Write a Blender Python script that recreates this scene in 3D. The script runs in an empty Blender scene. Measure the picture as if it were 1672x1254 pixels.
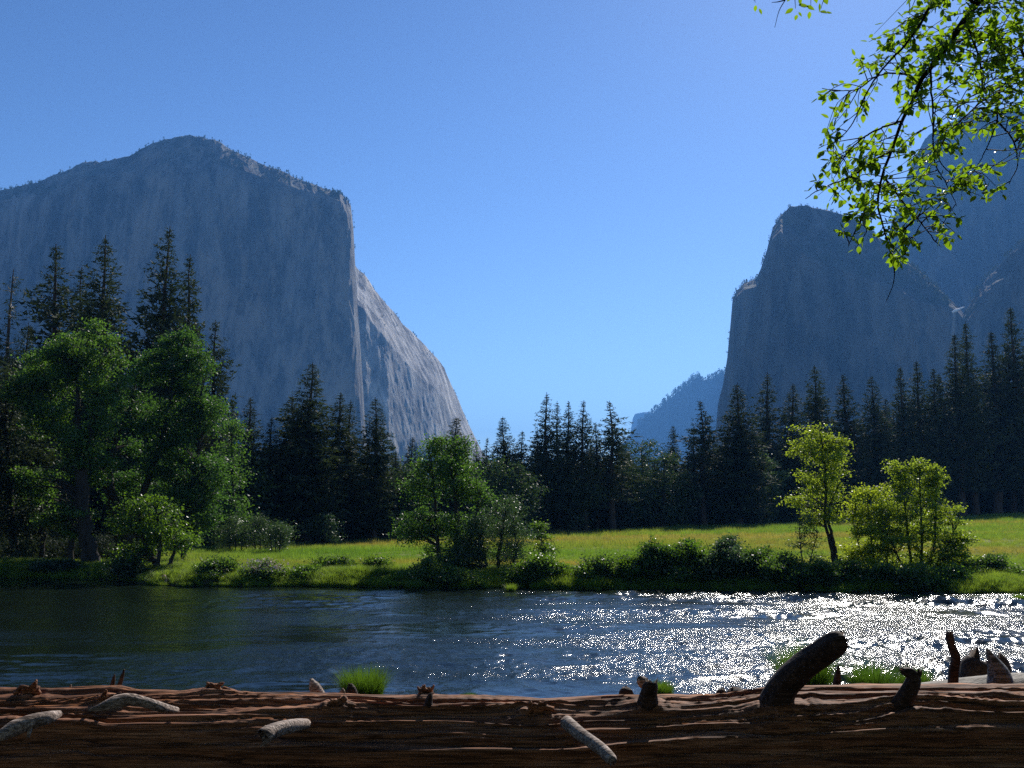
import bpy, math, random
import numpy as np
from mathutils import Vector

random.seed(7)
rng = np.random.default_rng(7)
S = bpy.context.scene
COL = S.collection

# ------------------------------------------------------------------ camera
F_PX, CX, CY, HOR = 1640.0, 836.0, 627.0, 830.0
EYE = np.array([0.0, 0.0, 4.0])
PITCH = math.atan((HOR - CY) / F_PX)
cam_d = bpy.data.cameras.new('camera')
cam = bpy.data.objects.new('camera', cam_d)
COL.objects.link(cam)
cam.location = EYE
cam.rotation_euler = (math.pi / 2 + PITCH, 0, 0)
cam_d.sensor_width = 36
cam_d.lens = 36 * F_PX / 1672
cam_d.clip_start = 0.1
cam_d.clip_end = 60000
S.camera = cam

# ------------------------------------------------------------------ light
SUN_AZ, SUN_EL = math.radians(22), math.radians(37)
sund = np.array([math.sin(SUN_AZ) * math.cos(SUN_EL), math.cos(SUN_AZ) * math.cos(SUN_EL), math.sin(SUN_EL)])
w = bpy.data.worlds.new('World')
S.world = w
w.use_nodes = True
nt = w.node_tree
nt.nodes.clear()
sky = nt.nodes.new('ShaderNodeTexSky')
sky.sky_type = 'NISHITA'
sky.sun_disc = False
sky.sun_elevation = SUN_EL
sky.sun_rotation = SUN_AZ
sky.altitude = 1200
sky.air_density = 1.0
sky.dust_density = 0.3
sky.ozone_density = 2.3
bg = nt.nodes.new('ShaderNodeBackground')
bg.inputs['Strength'].default_value = 0.10
out = nt.nodes.new('ShaderNodeOutputWorld')
gm = nt.nodes.new('ShaderNodeGamma'); gm.inputs[1].default_value = 1.5
sc_ = nt.nodes.new('ShaderNodeVectorMath'); sc_.operation = 'SCALE'; sc_.inputs['Scale'].default_value = 0.385
nt.links.new(sky.outputs[0], gm.inputs[0]); nt.links.new(gm.outputs[0], sc_.inputs[0])
nt.links.new(sc_.outputs[0], bg.inputs[0])
nt.links.new(bg.outputs[0], out.inputs[0])

sd = bpy.data.lights.new('sun', 'SUN')
sd.energy = 5.0
sd.angle = math.radians(0.5)
sd.color = (1.0, 0.95, 0.87)
so = bpy.data.objects.new('sun', sd)
COL.objects.link(so)
so.location = (30, 60, 80)
so.rotation_euler = Vector(sund).to_track_quat('Z', 'Y').to_euler()

S.view_settings.view_transform = 'Standard'
S.view_settings.look = 'None'
S.view_settings.exposure = 0.4
S.view_settings.gamma = 1.0
S.view_settings.use_curve_mapping = False
S.render.engine = 'CYCLES'
S.cycles.max_bounces = 6
S.cycles.diffuse_bounces = 3
S.cycles.glossy_bounces = 3
S.cycles.transmission_bounces = 4
S.cycles.transparent_max_bounces = 8
S.cycles.volume_bounces = 0
S.cycles.sample_clamp_indirect = 4
S.cycles.caustics_reflective = False
S.cycles.caustics_refractive = False
S.cycles.use_denoising = False
S.cycles.denoiser = 'OPENIMAGEDENOISE'
S.cycles.denoising_input_passes = 'RGB_ALBEDO_NORMAL'
S.cycles.denoising_prefilter = 'ACCURATE'

# ------------------------------------------------------------------ helpers
def ray(px, py):
    u = (px - CX) / F_PX
    v = (CY - py) / F_PX
    c, s = math.cos(PITCH), math.sin(PITCH)
    return np.array([u, c - v * s, s + v * c])

def at(px, py, Y):
    d = ray(px, py)
    return EYE + d * (Y / d[1])

def H(ix, iy, iz, seed):
    h = (ix.astype(np.int64) * 374761393 + iy.astype(np.int64) * 668265263 + iz.astype(np.int64) * 2147483647 + seed * 974634777) & 0xFFFFFFFF
    h = ((h ^ (h >> 13)) * 1274126177) & 0xFFFFFFFF
    h = ((h ^ (h >> 16)) * 2246822519) & 0xFFFFFFFF
    return ((h ^ (h >> 15)) & 0xFFFFFF) / float(0xFFFFFF)

def vn(x, y, z=0.0, seed=0):
    x, y, z = np.broadcast_arrays(np.asarray(x, float), np.asarray(y, float), np.asarray(z, float))
    ix, iy, iz = np.floor(x), np.floor(y), np.floor(z)
    fx, fy, fz = x - ix, y - iy, z - iz
    fx, fy, fz = [f * f * f * (f * (f * 6 - 15) + 10) for f in (fx, fy, fz)]
    r = 0
    for dx in (0, 1):
        for dy in (0, 1):
            for dz in (0, 1):
                wgt = (fx if dx else 1 - fx) * (fy if dy else 1 - fy) * (fz if dz else 1 - fz)
                r = r + wgt * H(ix + dx, iy + dy, iz + dz, seed)
    return r * 2 - 1

def fbm(x, y, z=0.0, o=4, seed=0, gain=0.5):
    a, f, r, t = 1.0, 1.0, 0.0, 0.0
    for i in range(o):
        r = r + a * vn(np.asarray(x) * f + 13.7 * i, np.asarray(y) * f - 7.1 * i, np.asarray(z) * f + 3.3 * i, seed + i)
        t += a
        a *= gain
        f *= 2.07
    return r / t

def ridged(x, y, z=0.0, o=4, seed=0, gain=0.5):
    a, f, r, t = 1.0, 1.0, 0.0, 0.0
    for i in range(o):
        n = 1 - np.abs(vn(np.asarray(x) * f + 13.7 * i, np.asarray(y) * f - 7.1 * i, np.asarray(z) * f, seed + i)) * 2
        r = r + a * n
        t += a
        a *= gain
        f *= 2.07
    return r / t

def sstep(a, b, x):
    t = np.clip((np.asarray(x, float) - a) / (b - a), 0, 1)
    return t * t * (3 - 2 * t)

def mesh(name, V, Fs, mat, smooth=False):
    V = np.asarray(V, np.float32).reshape(-1, 3)
    if not isinstance(Fs, (list, tuple)):
        Fs = [Fs]
    Fs = [np.asarray(f, np.int32) for f in Fs if len(f)]
    me = bpy.data.meshes.new(name)
    me.vertices.add(len(V))
    me.vertices.foreach_set('co', V.ravel())
    li = np.concatenate([f.ravel() for f in Fs])
    me.loops.add(len(li))
    me.loops.foreach_set('vertex_index', li)
    starts, off = [], 0
    for f in Fs:
        starts.append(off + np.arange(len(f)) * f.shape[1])
        off += f.size
    starts = np.concatenate(starts).astype(np.int32)
    me.polygons.add(len(starts))
    me.polygons.foreach_set('loop_start', starts)
    if smooth:
        me.polygons.foreach_set('use_smooth', np.ones(len(starts), bool))
    me.update(calc_edges=True)
    if mat:
        me.materials.append(mat)
    return me

def obj(name, me, parent=None, **props):
    o = bpy.data.objects.new(name, me)
    COL.objects.link(o)
    if parent is not None:
        o.parent = parent
    for k, v in props.items():
        o[k] = v
    return o

def root(name, loc, label, cat, group=None):
    o = bpy.data.objects.new(name, None)
    COL.objects.link(o)
    o.location = [float(c) for c in loc]
    o.empty_display_size = 0.3
    o['label'] = label
    o['category'] = cat
    if group:
        o['group'] = group
    return o

class MB:
    """collects verts and quads / tris for one mesh"""
    def __init__(s):
        s.V, s.Q, s.T, s.n = [], [], [], 0
    def add(s, V, Q=None, T=None):
        V = np.asarray(V, float).reshape(-1, 3)
        s.V.append(V)
        if Q is not None and len(Q): s.Q.append(np.asarray(Q) + s.n)
        if T is not None and len(T): s.T.append(np.asarray(T) + s.n)
        s.n += len(V)
    def make(s, name, mat, smooth=False, off=(0, 0, 0)):
        V = np.concatenate(s.V) - np.asarray(off)
        Fs = []
        if s.Q: Fs.append(np.concatenate(s.Q))
        if s.T: Fs.append(np.concatenate(s.T))
        return mesh(name, V, Fs, mat, smooth)

def tube(P, R, n=8, cap=True, noise=0.0, nscale=5.0, seed=0, knots=None):
    """tube along points P with radii R -> verts, quads, tris"""
    P = np.asarray(P, float)
    R = np.asarray(R, float)
    T = np.gradient(P, axis=0)
    T /= np.linalg.norm(T, axis=1)[:, None] + 1e-9
    ref = np.array([0.0, 1.0, 0.0]) if abs(T[0][1]) < 0.8 else np.array([1.0, 0, 0])
    V = []
    th = np.linspace(0, 2 * np.pi, n, endpoint=False)
    prev = ref
    for i in range(len(P)):
        a = prev - T[i] * prev.dot(T[i])
        a /= np.linalg.norm(a) + 1e-9
        prev = a
        b = np.cross(T[i], a)
        V.append(P[i] + R[i] * (np.cos(th)[:, None] * a + np.sin(th)[:, None] * b))
    V = np.array(V)
    if noise:
        C = P[:, None, :]
        D = V - C
        L = np.linalg.norm(D, axis=2, keepdims=True) + 1e-9
        s = np.cumsum(np.r_[0, np.linalg.norm(np.diff(P, axis=0), axis=1)])[:, None] * np.ones((1, n))
        nn = 0.6 * fbm(np.cos(th)[None] * 2.2 + s * 0.8 * nscale / 5, np.sin(th)[None] * 2.2, s * nscale * 0.4, 4, seed) \
            + 0.4 * ridged(np.cos(th)[None] * 4, np.sin(th)[None] * 4, s * nscale * 0.3, 3, seed + 9)
        V = C + D * (1 + noise * nn[..., None])
    k = len(P)
    i = np.arange(k - 1)[:, None] * n
    j = np.arange(n)[None]
    Q = np.stack([i + j, i + (j + 1) % n, i + n + (j + 1) % n, i + n + j], -1).reshape(-1, 4)
    V = V.reshape(-1, 3)
    Tr = []
    if cap:
        V = np.vstack([V, P[0], P[-1]])
        c0, c1 = len(V) - 2, len(V) - 1
        for q in range(n):
            Tr.append((c0, (q + 1) % n, q))
            Tr.append((c1, (k - 1) * n + q, (k - 1) * n + (q + 1) % n))
    return V, Q, np.array(Tr, int).reshape(-1, 3)

def smooth_path(P, R, m):
    """Catmull-like resample of control points to m points"""
    P = np.asarray(P, float)
    R = np.asarray(R, float)
    t = np.linspace(0, len(P) - 1, m)
    out, ro = [], []
    Pp = np.vstack([2 * P[0] - P[1], P, 2 * P[-1] - P[-2]])
    for x in t:
        i = min(int(x), len(P) - 2)
        f = x - i
        p0, p1, p2, p3 = Pp[i], Pp[i + 1], Pp[i + 2], Pp[i + 3]
        out.append(0.5 * ((2 * p1) + (p2 - p0) * f + (2 * p0 - 5 * p1 + 4 * p2 - p3) * f * f + (3 * p1 - p0 - 3 * p2 + p3) * f ** 3))
        ro.append(R[i] * (1 - f) + R[i + 1] * f)
    return np.array(out), np.array(ro)

def unit(a):
    return a / (np.linalg.norm(a, axis=-1, keepdims=True) + 1e-9)

def leaf_quads(C, size, r, flat=0.4, asp=0.55):
    """one rhombic leaf per centre, random attitude, partly level"""
    n = len(C)
    D = unit(r.normal(size=(n, 3)) * np.array([1, 1, 0.7]))
    N = unit(r.normal(size=(n, 3)) + np.array([0, 0, flat * 2]))
    B = unit(np.cross(N, D))
    L = (size * r.uniform(0.6, 1.3, n))[:, None]
    V = np.stack([C - D * L * .5, C + B * L * asp * .5 - D * L * .05, C + D * L * .5, C - B * L * asp * .5 - D * L * .05], 1)
    Q = np.arange(n * 4).reshape(n, 4)
    return V.reshape(-1, 3), Q

# ------------------------------------------------------------------ materials
def newmat(name):
    m = bpy.data.materials.new(name)
    m.use_nodes = True
    m.node_tree.nodes.clear()
    return m, m.node_tree

def N(nt, t, **kw):
    n = nt.nodes.new(t)
    for k, v in kw.items():
        if k.startswith('i_'):
            key = k[2:]
            key = int(key) if key.isdigit() else key.replace('_', ' ')
            n.inputs[key].default_value = v
        else:
            setattr(n, k, v)
    return n

def ramp(nt, fac, stops):
    r = nt.nodes.new('ShaderNodeValToRGB')
    e = r.color_ramp.elements
    while len(e) < len(stops):
        e.new(0.5)
    for el, (p, c) in zip(e, stops):
        el.position = p
        el.color = (c[0], c[1], c[2], 1) if hasattr(c, '__len__') else (c, c, c, 1)
    nt.links.new(fac, r.inputs[0])
    return r

def coords(nt, kind='Object', scale=(1, 1, 1)):
    tc = nt.nodes.new('ShaderNodeTexCoord')
    mp = nt.nodes.new('ShaderNodeMapping')
    mp.inputs['Scale'].default_value = scale
    nt.links.new(tc.outputs[kind], mp.inputs[0])
    return mp.outputs[0]

def wcoords(nt, scale=(1, 1, 1)):
    g = nt.nodes.new('ShaderNodeNewGeometry')
    mp = nt.nodes.new('ShaderNodeMapping')
    mp.inputs['Scale'].default_value = scale
    nt.links.new(g.outputs['Position'], mp.inputs[0])
    return mp.outputs[0]

def noise(nt, vec, scale, detail=4, rough=0.55, dist=0.0):
    n = N(nt, 'ShaderNodeTexNoise')
    n.inputs['Scale'].default_value = scale
    n.inputs['Detail'].default_value = detail
    n.inputs['Roughness'].default_value = rough
    n.inputs['Distortion'].default_value = dist
    nt.links.new(vec, n.inputs['Vector'])
    return n.outputs[0]

def mixc(nt, fac, a, b, mode='MIX'):
    m = nt.nodes.new('ShaderNodeMix')
    m.data_type = 'RGBA'
    m.blend_type = mode
    for s, v in ((0, fac), (6, a), (7, b)):
        if isinstance(v, (int, float)):
            m.inputs[s].default_value = v
        elif isinstance(v, (tuple, list)):
            m.inputs[s].default_value = (v[0], v[1], v[2], 1)
        else:
            nt.links.new(v, m.inputs[s])
    return m.outputs[2]

def leafmat(name, dark, light, trans, tfac=0.45, gloss=0.06, rough=0.35, vscale=0.9):
    m, nt = newmat(name)
    v = wcoords(nt)
    n1 = noise(nt, v, vscale, 3, 0.6)
    n2 = noise(nt, v, 9.0, 2, 0.7)
    mx = N(nt, 'ShaderNodeMath', operation='MULTIPLY_ADD')
    nt.links.new(n1, mx.inputs[0]); mx.inputs[1].default_value = 0.5
    md = N(nt, 'ShaderNodeMath', operation='MULTIPLY')
    nt.links.new(n2, md.inputs[0]); md.inputs[1].default_value = 0.5
    nt.links.new(md.outputs[0], mx.inputs[2])
    r = ramp(nt, mx.outputs[0], [(0.33, dark), (0.66, light)])
    r2 = ramp(nt, mx.outputs[0], [(0.33, [c * 0.7 for c in trans]), (0.66, trans)])
    oi = N(nt, 'ShaderNodeObjectInfo')
    rr = ramp(nt, oi.outputs['Random'], [(0.0, (0.75, 0.8, 0.85)), (1.0, (1.2, 1.12, 0.95))])
    c1 = mixc(nt, 1.0, r.outputs[0], rr.outputs[0], 'MULTIPLY')
    c2 = mixc(nt, 1.0, r2.outputs[0], rr.outputs[0], 'MULTIPLY')
    d = N(nt, 'ShaderNodeBsdfDiffuse')
    t = N(nt, 'ShaderNodeBsdfTranslucent')
    nt.links.new(c1, d.inputs[0]); nt.links.new(c2, t.inputs[0])
    mm = N(nt, 'ShaderNodeMixShader'); mm.inputs[0].default_value = tfac
    nt.links.new(d.outputs[0], mm.inputs[1]); nt.links.new(t.outputs[0], mm.inputs[2])
    g = N(nt, 'ShaderNodeBsdfGlossy'); g.inputs['Roughness'].default_value = rough
    m2 = N(nt, 'ShaderNodeMixShader'); m2.inputs[0].default_value = gloss
    nt.links.new(mm.outputs[0], m2.inputs[1]); nt.links.new(g.outputs[0], m2.inputs[2])
    o = N(nt, 'ShaderNodeOutputMaterial')
    nt.links.new(m2.outputs[0], o.inputs[0])
    return m

def pmat(name, stops, vec_scale=(1, 1, 1), nscale=3.0, detail=5, rough=0.85, bump=0.3, bdist=0.02, bscale=None, world=False, spec=0.3):
    m, nt = newmat(name)
    v = wcoords(nt, vec_scale) if world else coords(nt, 'Object', vec_scale)
    n1 = noise(nt, v, nscale, detail, 0.6, 0.3)
    r = ramp(nt, n1, stops)
    p = N(nt, 'ShaderNodeBsdfPrincipled')
    p.inputs['Roughness'].default_value = rough
    p.inputs['Specular IOR Level'].default_value = spec
    nt.links.new(r.outputs[0], p.inputs['Base Color'])
    n2 = noise(nt, v, bscale or nscale * 4, 5, 0.65)
    b = N(nt, 'ShaderNodeBump'); b.inputs['Strength'].default_value = bump; b.inputs['Distance'].default_value = bdist
    nt.links.new(n2, b.inputs['Height']); nt.links.new(b.outputs[0], p.inputs['Normal'])
    o = N(nt, 'ShaderNodeOutputMaterial')
    nt.links.new(p.outputs[0], o.inputs[0])
    return m

M = {}
M['pine'] = leafmat('pine needles and shade dark leaves', (0.016, 0.028, 0.013), (0.045, 0.068, 0.026), (0.06, 0.09, 0.025), 0.22, 0.035, 0.6, 0.35)
M['oak'] = leafmat('oak leaves', (0.022, 0.042, 0.014), (0.06, 0.1, 0.035), (0.08, 0.15, 0.03), 0.3, 0.05, 0.4, 0.3)
M['cotton'] = leafmat('cottonwood leaves', (0.025, 0.055, 0.012), (0.07, 0.14, 0.03), (0.17, 0.36, 0.035), 0.42, 0.045, 0.45, 0.5)
M['alder'] = leafmat('alder leaves', (0.035, 0.07, 0.012), (0.08, 0.14, 0.02), (0.19, 0.36, 0.02), 0.48, 0.04, 0.35, 0.7)
M['lime'] = leafmat('young willow leaves', (0.05, 0.09, 0.012), (0.15, 0.21, 0.025), (0.55, 0.72, 0.04), 0.5, 0.04, 0.35, 0.7)
M['willow'] = leafmat('grey willow leaves', (0.035, 0.065, 0.022), (0.085, 0.13, 0.05), (0.12, 0.22, 0.05), 0.36, 0.06, 0.35, 0.7)
M['shrub'] = leafmat('bank shrub leaves', (0.03, 0.06, 0.012), (0.075, 0.125, 0.025), (0.2, 0.36, 0.03), 0.45, 0.04, 0.4, 0.9)
M['grass'] = leafmat('meadow grass', (0.11, 0.16, 0.025), (0.24, 0.25, 0.06), (0.42, 0.52, 0.06), 0.5, 0.03, 0.5, 0.12)
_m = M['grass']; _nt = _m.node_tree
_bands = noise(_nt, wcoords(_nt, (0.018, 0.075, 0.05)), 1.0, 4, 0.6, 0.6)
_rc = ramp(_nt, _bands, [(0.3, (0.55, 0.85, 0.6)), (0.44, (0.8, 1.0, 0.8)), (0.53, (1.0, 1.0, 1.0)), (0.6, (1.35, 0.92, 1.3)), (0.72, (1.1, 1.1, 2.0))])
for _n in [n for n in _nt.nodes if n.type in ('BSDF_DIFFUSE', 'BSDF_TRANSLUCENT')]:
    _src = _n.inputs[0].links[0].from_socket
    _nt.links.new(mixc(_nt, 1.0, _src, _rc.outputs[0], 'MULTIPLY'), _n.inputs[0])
M['sedge'] = leafmat('sedge blades', (0.045, 0.085, 0.012), (0.12, 0.17, 0.025), (0.28, 0.44, 0.035), 0.5, 0.03, 0.5, 1.2)
M['sedge_near'] = leafmat('near sedge blades', (0.02, 0.045, 0.008), (0.06, 0.11, 0.015), (0.13, 0.26, 0.02), 0.5, 0.03, 0.5, 6)
M['bank_grass'] = leafmat('bank grass', (0.08, 0.14, 0.018), (0.18, 0.24, 0.035), (0.4, 0.58, 0.05), 0.5, 0.03, 0.5, .5)
M['blossom'] = leafmat('pale blossom', (0.45, 0.38, 0.33), (0.75, 0.66, 0.6), (0.4, 0.36, 0.3), 0.3, 0.02, 0.5, 2)
M['near'] = leafmat('overhanging leaves', (0.035, 0.075, 0.008), (0.07, 0.14, 0.016), (0.36, 0.62, 0.02), 0.55, 0.06, 0.3, 4)
M['bark'] = pmat('conifer bark', [(0.3, (0.03, 0.021, 0.016)), (0.7, (0.075, 0.055, 0.042))], (1, 1, 0.25), 3, 5, 0.9, 0.6, 0.05)
M['dbark'] = pmat('dark bark', [(0.3, (0.02, 0.016, 0.012)), (0.7, (0.055, 0.045, 0.035))], (1, 1, 0.3), 4, 5, 0.9, 0.5, 0.03)
M['dead'] = pmat('bleached dead wood', [(0.3, (0.2, 0.18, 0.16)), (0.7, (0.42, 0.38, 0.34))], (1, 1, 0.3), 6, 5, 0.8, 0.4, 0.02)

# ------------------------------------------------------------------ terrain
_sp = [(-600, 941), (0, 941), (150, 943), (235, 946), (262, 953), (320, 954), (420, 954), (520, 955), (640, 956), (760, 957), (860, 958), (980, 960), (1100, 961),
       (1300, 962), (1480, 963), (1560, 965), (1620, 966), (1672, 967), (2200, 967)]
_sx = np.array([(p - CX) / F_PX * (4 * F_PX / (y - HOR)) for p, y in _sp])
_sy = np.array([4 * F_PX / (y - HOR) for p, y in _sp])

def shore(x):
    x = np.asarray(x, float)
    return np.interp(x, _sx, _sy) + 0.5 * fbm(x * 0.45, 3.3, 0, 3, 5) + 0.25 * vn(x * 1.7, 1.1, 0, 8)

def gz(x, y):
    x = np.asarray(x, float); y = np.asarray(y, float)
    near = np.interp(y, [-1e5, 7, 9.3, 11, 13, 15, 18, 22], [2.4, 2.36, 2.28, 1.75, .85, 0.0, -0.9, -1.4]) + 0.06 * fbm(x * .7, y * .7, 0, 3, 2)
    d = y - shore(x)
    bank = np.interp(d, [-8, -3, -0.6, 0.0, 0.5, 1.6, 4.0], [-1.4, -1.0, -0.25, 0.02, 0.3, 0.5, 0.62])
    brg = 900 / 1640.0
    px = CX + F_PX * x / np.maximum(y, 30)
    rise = 1.95 * np.clip((px - 900) / 800, 0, 1.3) * np.clip((y - 60) / 155, 0, 1.2)
    hump = 0.10 * fbm(x * 0.12, y * 0.12, 0, 3, 11) * np.clip(d / 4, 0, 1) + 0.035 * fbm(x * 0.9, y * 0.9, 0, 2, 12) * np.clip(d, 0, 1)
    far = bank + (rise + hump) * np.clip(d / 3, 0, 1) + 55 * sstep(350, 2200, y)
    return np.where(y < 30, near, far)

def grid_mesh(name, X, Y, Z, mat, smooth=True):
    r, c = X.shape
    i = np.arange(r - 1)[:, None] * c
    j = np.arange(c - 1)[None]
    Q = np.stack([i + j, i + j + 1, i + c + j + 1, i + c + j], -1).reshape(-1, 4)
    return mesh(name, np.stack([X, Y, Z], -1).reshape(-1, 3), Q, mat, smooth)

# ground material
m, nt = newmat('ground earth and turf')
v = wcoords(nt)
n1 = noise(nt, v, 0.05, 5, 0.6)
n2 = noise(nt, v, 1.3, 5, 0.7)
big = ramp(nt, n1, [(0.35, (0.10, 0.15, 0.022)), (0.55, (0.17, 0.2, 0.04)), (0.7, (0.24, 0.19, 0.075))])
fine = ramp(nt, n2, [(0.3, 0.55), (0.7, 1.25)])
turf = mixc(nt, 1.0, big.outputs[0], fine.outputs[0], 'MULTIPLY')
earth = ramp(nt, n2, [(0.3, (0.018, 0.014, 0.010)), (0.7, (0.05, 0.04, 0.03))])
g = N(nt, 'ShaderNodeNewGeometry'); sx = N(nt, 'ShaderNodeSeparateXYZ'); nt.links.new(g.outputs['Position'], sx.inputs[0])
mz = N(nt, 'ShaderNodeMapRange'); mz.inputs[1].default_value = 0.15; mz.inputs[2].default_value = 0.4; nt.links.new(sx.outputs[2], mz.inputs[0])
my = N(nt, 'ShaderNodeMapRange'); my.inputs[1].default_value = 30; my.inputs[2].default_value = 34; nt.links.new(sx.outputs[1], my.inputs[0])
mm = N(nt, 'ShaderNodeMath', operation='MULTIPLY'); nt.links.new(mz.outputs[0], mm.inputs[0]); nt.links.new(my.outputs[0], mm.inputs[1])
c = mixc(nt, mm.outputs[0], earth.outputs[0], turf)
p = N(nt, 'ShaderNodeBsdfPrincipled'); p.inputs['Roughness'].default_value = 0.95; p.inputs['Specular IOR Level'].default_value = 0.1
nt.links.new(c, p.inputs['Base Color'])
b = N(nt, 'ShaderNodeBump'); b.inputs['Strength'].default_value = 0.8; b.inputs['Distance'].default_value = 0.15
nt.links.new(n2, b.inputs['Height']); nt.links.new(b.outputs[0], p.inputs['Normal'])
o = N(nt, 'ShaderNodeOutputMaterial'); nt.links.new(p.outputs[0], o.inputs[0])
M['ground'] = m

ys = np.concatenate([np.linspace(-400, -10, 14), np.linspace(-6, 20, 40), np.linspace(20.7, 46, 26), np.linspace(46.4, 68, 80), np.geomspace(68.8, 400, 120), np.geomspace(420, 16000, 50)])
us = np.linspace(-1, 1, 341)
us = np.sign(us) * np.abs(us) ** 1.25
XX = us[None] * (70 + 0.95 * np.abs(ys))[:, None]
YY = ys[:, None] + 0 * XX
obj('ground', grid_mesh('ground', XX, YY, gz(XX, YY), M['ground']), kind='structure')

# ------------------------------------------------------------------ river
def water_h(x, y):
    px = CX + F_PX * x / np.maximum(y, 8)
    # rapids along the far side and to the right, calm water to the left
    rough = 0.42 + 0.75 * sstep(430, 1250, px) * sstep(34, 50, y) + 0.6 * sstep(1000, 1600, px) + 0.2 * sstep(300, 800, px)
    patch = 0.5 + 1.1 * sstep(-0.25, 0.5, fbm(x * 0.10, y * 0.28, 0, 3, 31))
    wx = x + 0.6 * fbm(x * .3, y * .3, 0, 2, 77)
    wy = y + 0.6 * fbm(x * .3, y * .3, 5, 2, 78)
    h = 0.050 * fbm(wx * 0.55, wy * 1.0, 0, 2, 41) + 0.030 * (1 - 2 * np.abs(vn(wx * 1.1, wy * 1.9, 0, 42))) \
        + 0.016 * (1 - 2 * np.abs(vn(wx * 2.6 + .3 * wy, wy * 3.9, 0, 43))) + 0.008 * vn(wx * 6.2, wy * 8.2, 0, 44)
    return (h + 0.006 * vn(wx * 9.5, wy * 12.5, 0, 45) * sstep(500, 1100, px)) * rough * patch * (1 + .5 * sstep(900, 1500, px))

m, nt = newmat('river water')
v = wcoords(nt)
n1 = noise(nt, wcoords(nt, (1, 1.5, 1)), 5.0, 4, 0.65, 0.4)
n2 = noise(nt, wcoords(nt, (1, 1.3, 1)), 22.0, 3, 0.6)
ad = N(nt, 'ShaderNodeMath', operation='MULTIPLY_ADD'); nt.links.new(n2, ad.inputs[0]); ad.inputs[1].default_value = 0.22; nt.links.new(n1, ad.inputs[2])
lowf = noise(nt, wcoords(nt, (0.09, 0.25, 1)), 1.0, 3, 0.6)
br = ramp(nt, lowf, [(0.38, 0.15), (0.62, 1.0)])
b = N(nt, 'ShaderNodeBump'); b.inputs['Distance'].default_value = 0.08
g = N(nt, 'ShaderNodeNewGeometry'); sx = N(nt, 'ShaderNodeSeparateXYZ'); nt.links.new(g.outputs['Position'], sx.inputs[0])
mr = N(nt, 'ShaderNodeMapRange'); mr.inputs[1].default_value = -14; mr.inputs[2].default_value = 14; mr.inputs[3].default_value = 0.30; mr.inputs[4].default_value = 1.0
nt.links.new(sx.outputs[0], mr.inputs[0])
ms = N(nt, 'ShaderNodeMath', operation='MULTIPLY'); nt.links.new(br.outputs[0], ms.inputs[0]); nt.links.new(mr.outputs[0], ms.inputs[1])
nt.links.new(ms.outputs[0], b.inputs['Strength'])
nt.links.new(ad.outputs[0], b.inputs['Height'])
p = N(nt, 'ShaderNodeBsdfPrincipled')
p.inputs['Base Color'].default_value = (0.006, 0.011, 0.007, 1)
p.inputs['Roughness'].default_value = 0.13
p.inputs['IOR'].default_value = 1.333
nt.links.new(b.outputs[0], p.inputs['Normal'])
o = N(nt, 'ShaderNodeOutputMaterial'); nt.links.new(p.outputs[0], o.inputs[0])
M['water'] = m

wy_ = np.concatenate([np.geomspace(10.5, 66, 520)])
wu = np.concatenate([-np.geomspace(130, 1.22, 24)[:-1], np.linspace(-1.2, 1.2, 660), np.geomspace(1.22, 130, 24)[1:]])
WX = np.where(np.abs(wu)[None] <= 1.2, wu[None] * (wy_ * 0.56 + 1)[:, None], np.sign(wu)[None] * ((wy_ * 0.56 + 1)[:, None] * 1.2 + (np.abs(wu)[None] - 1.2)))
WY = wy_[:, None] + 0 * WX
obj('river_water', grid_mesh('river_water', WX, WY, water_h(WX, WY), M['water']), kind='structure')

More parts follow.
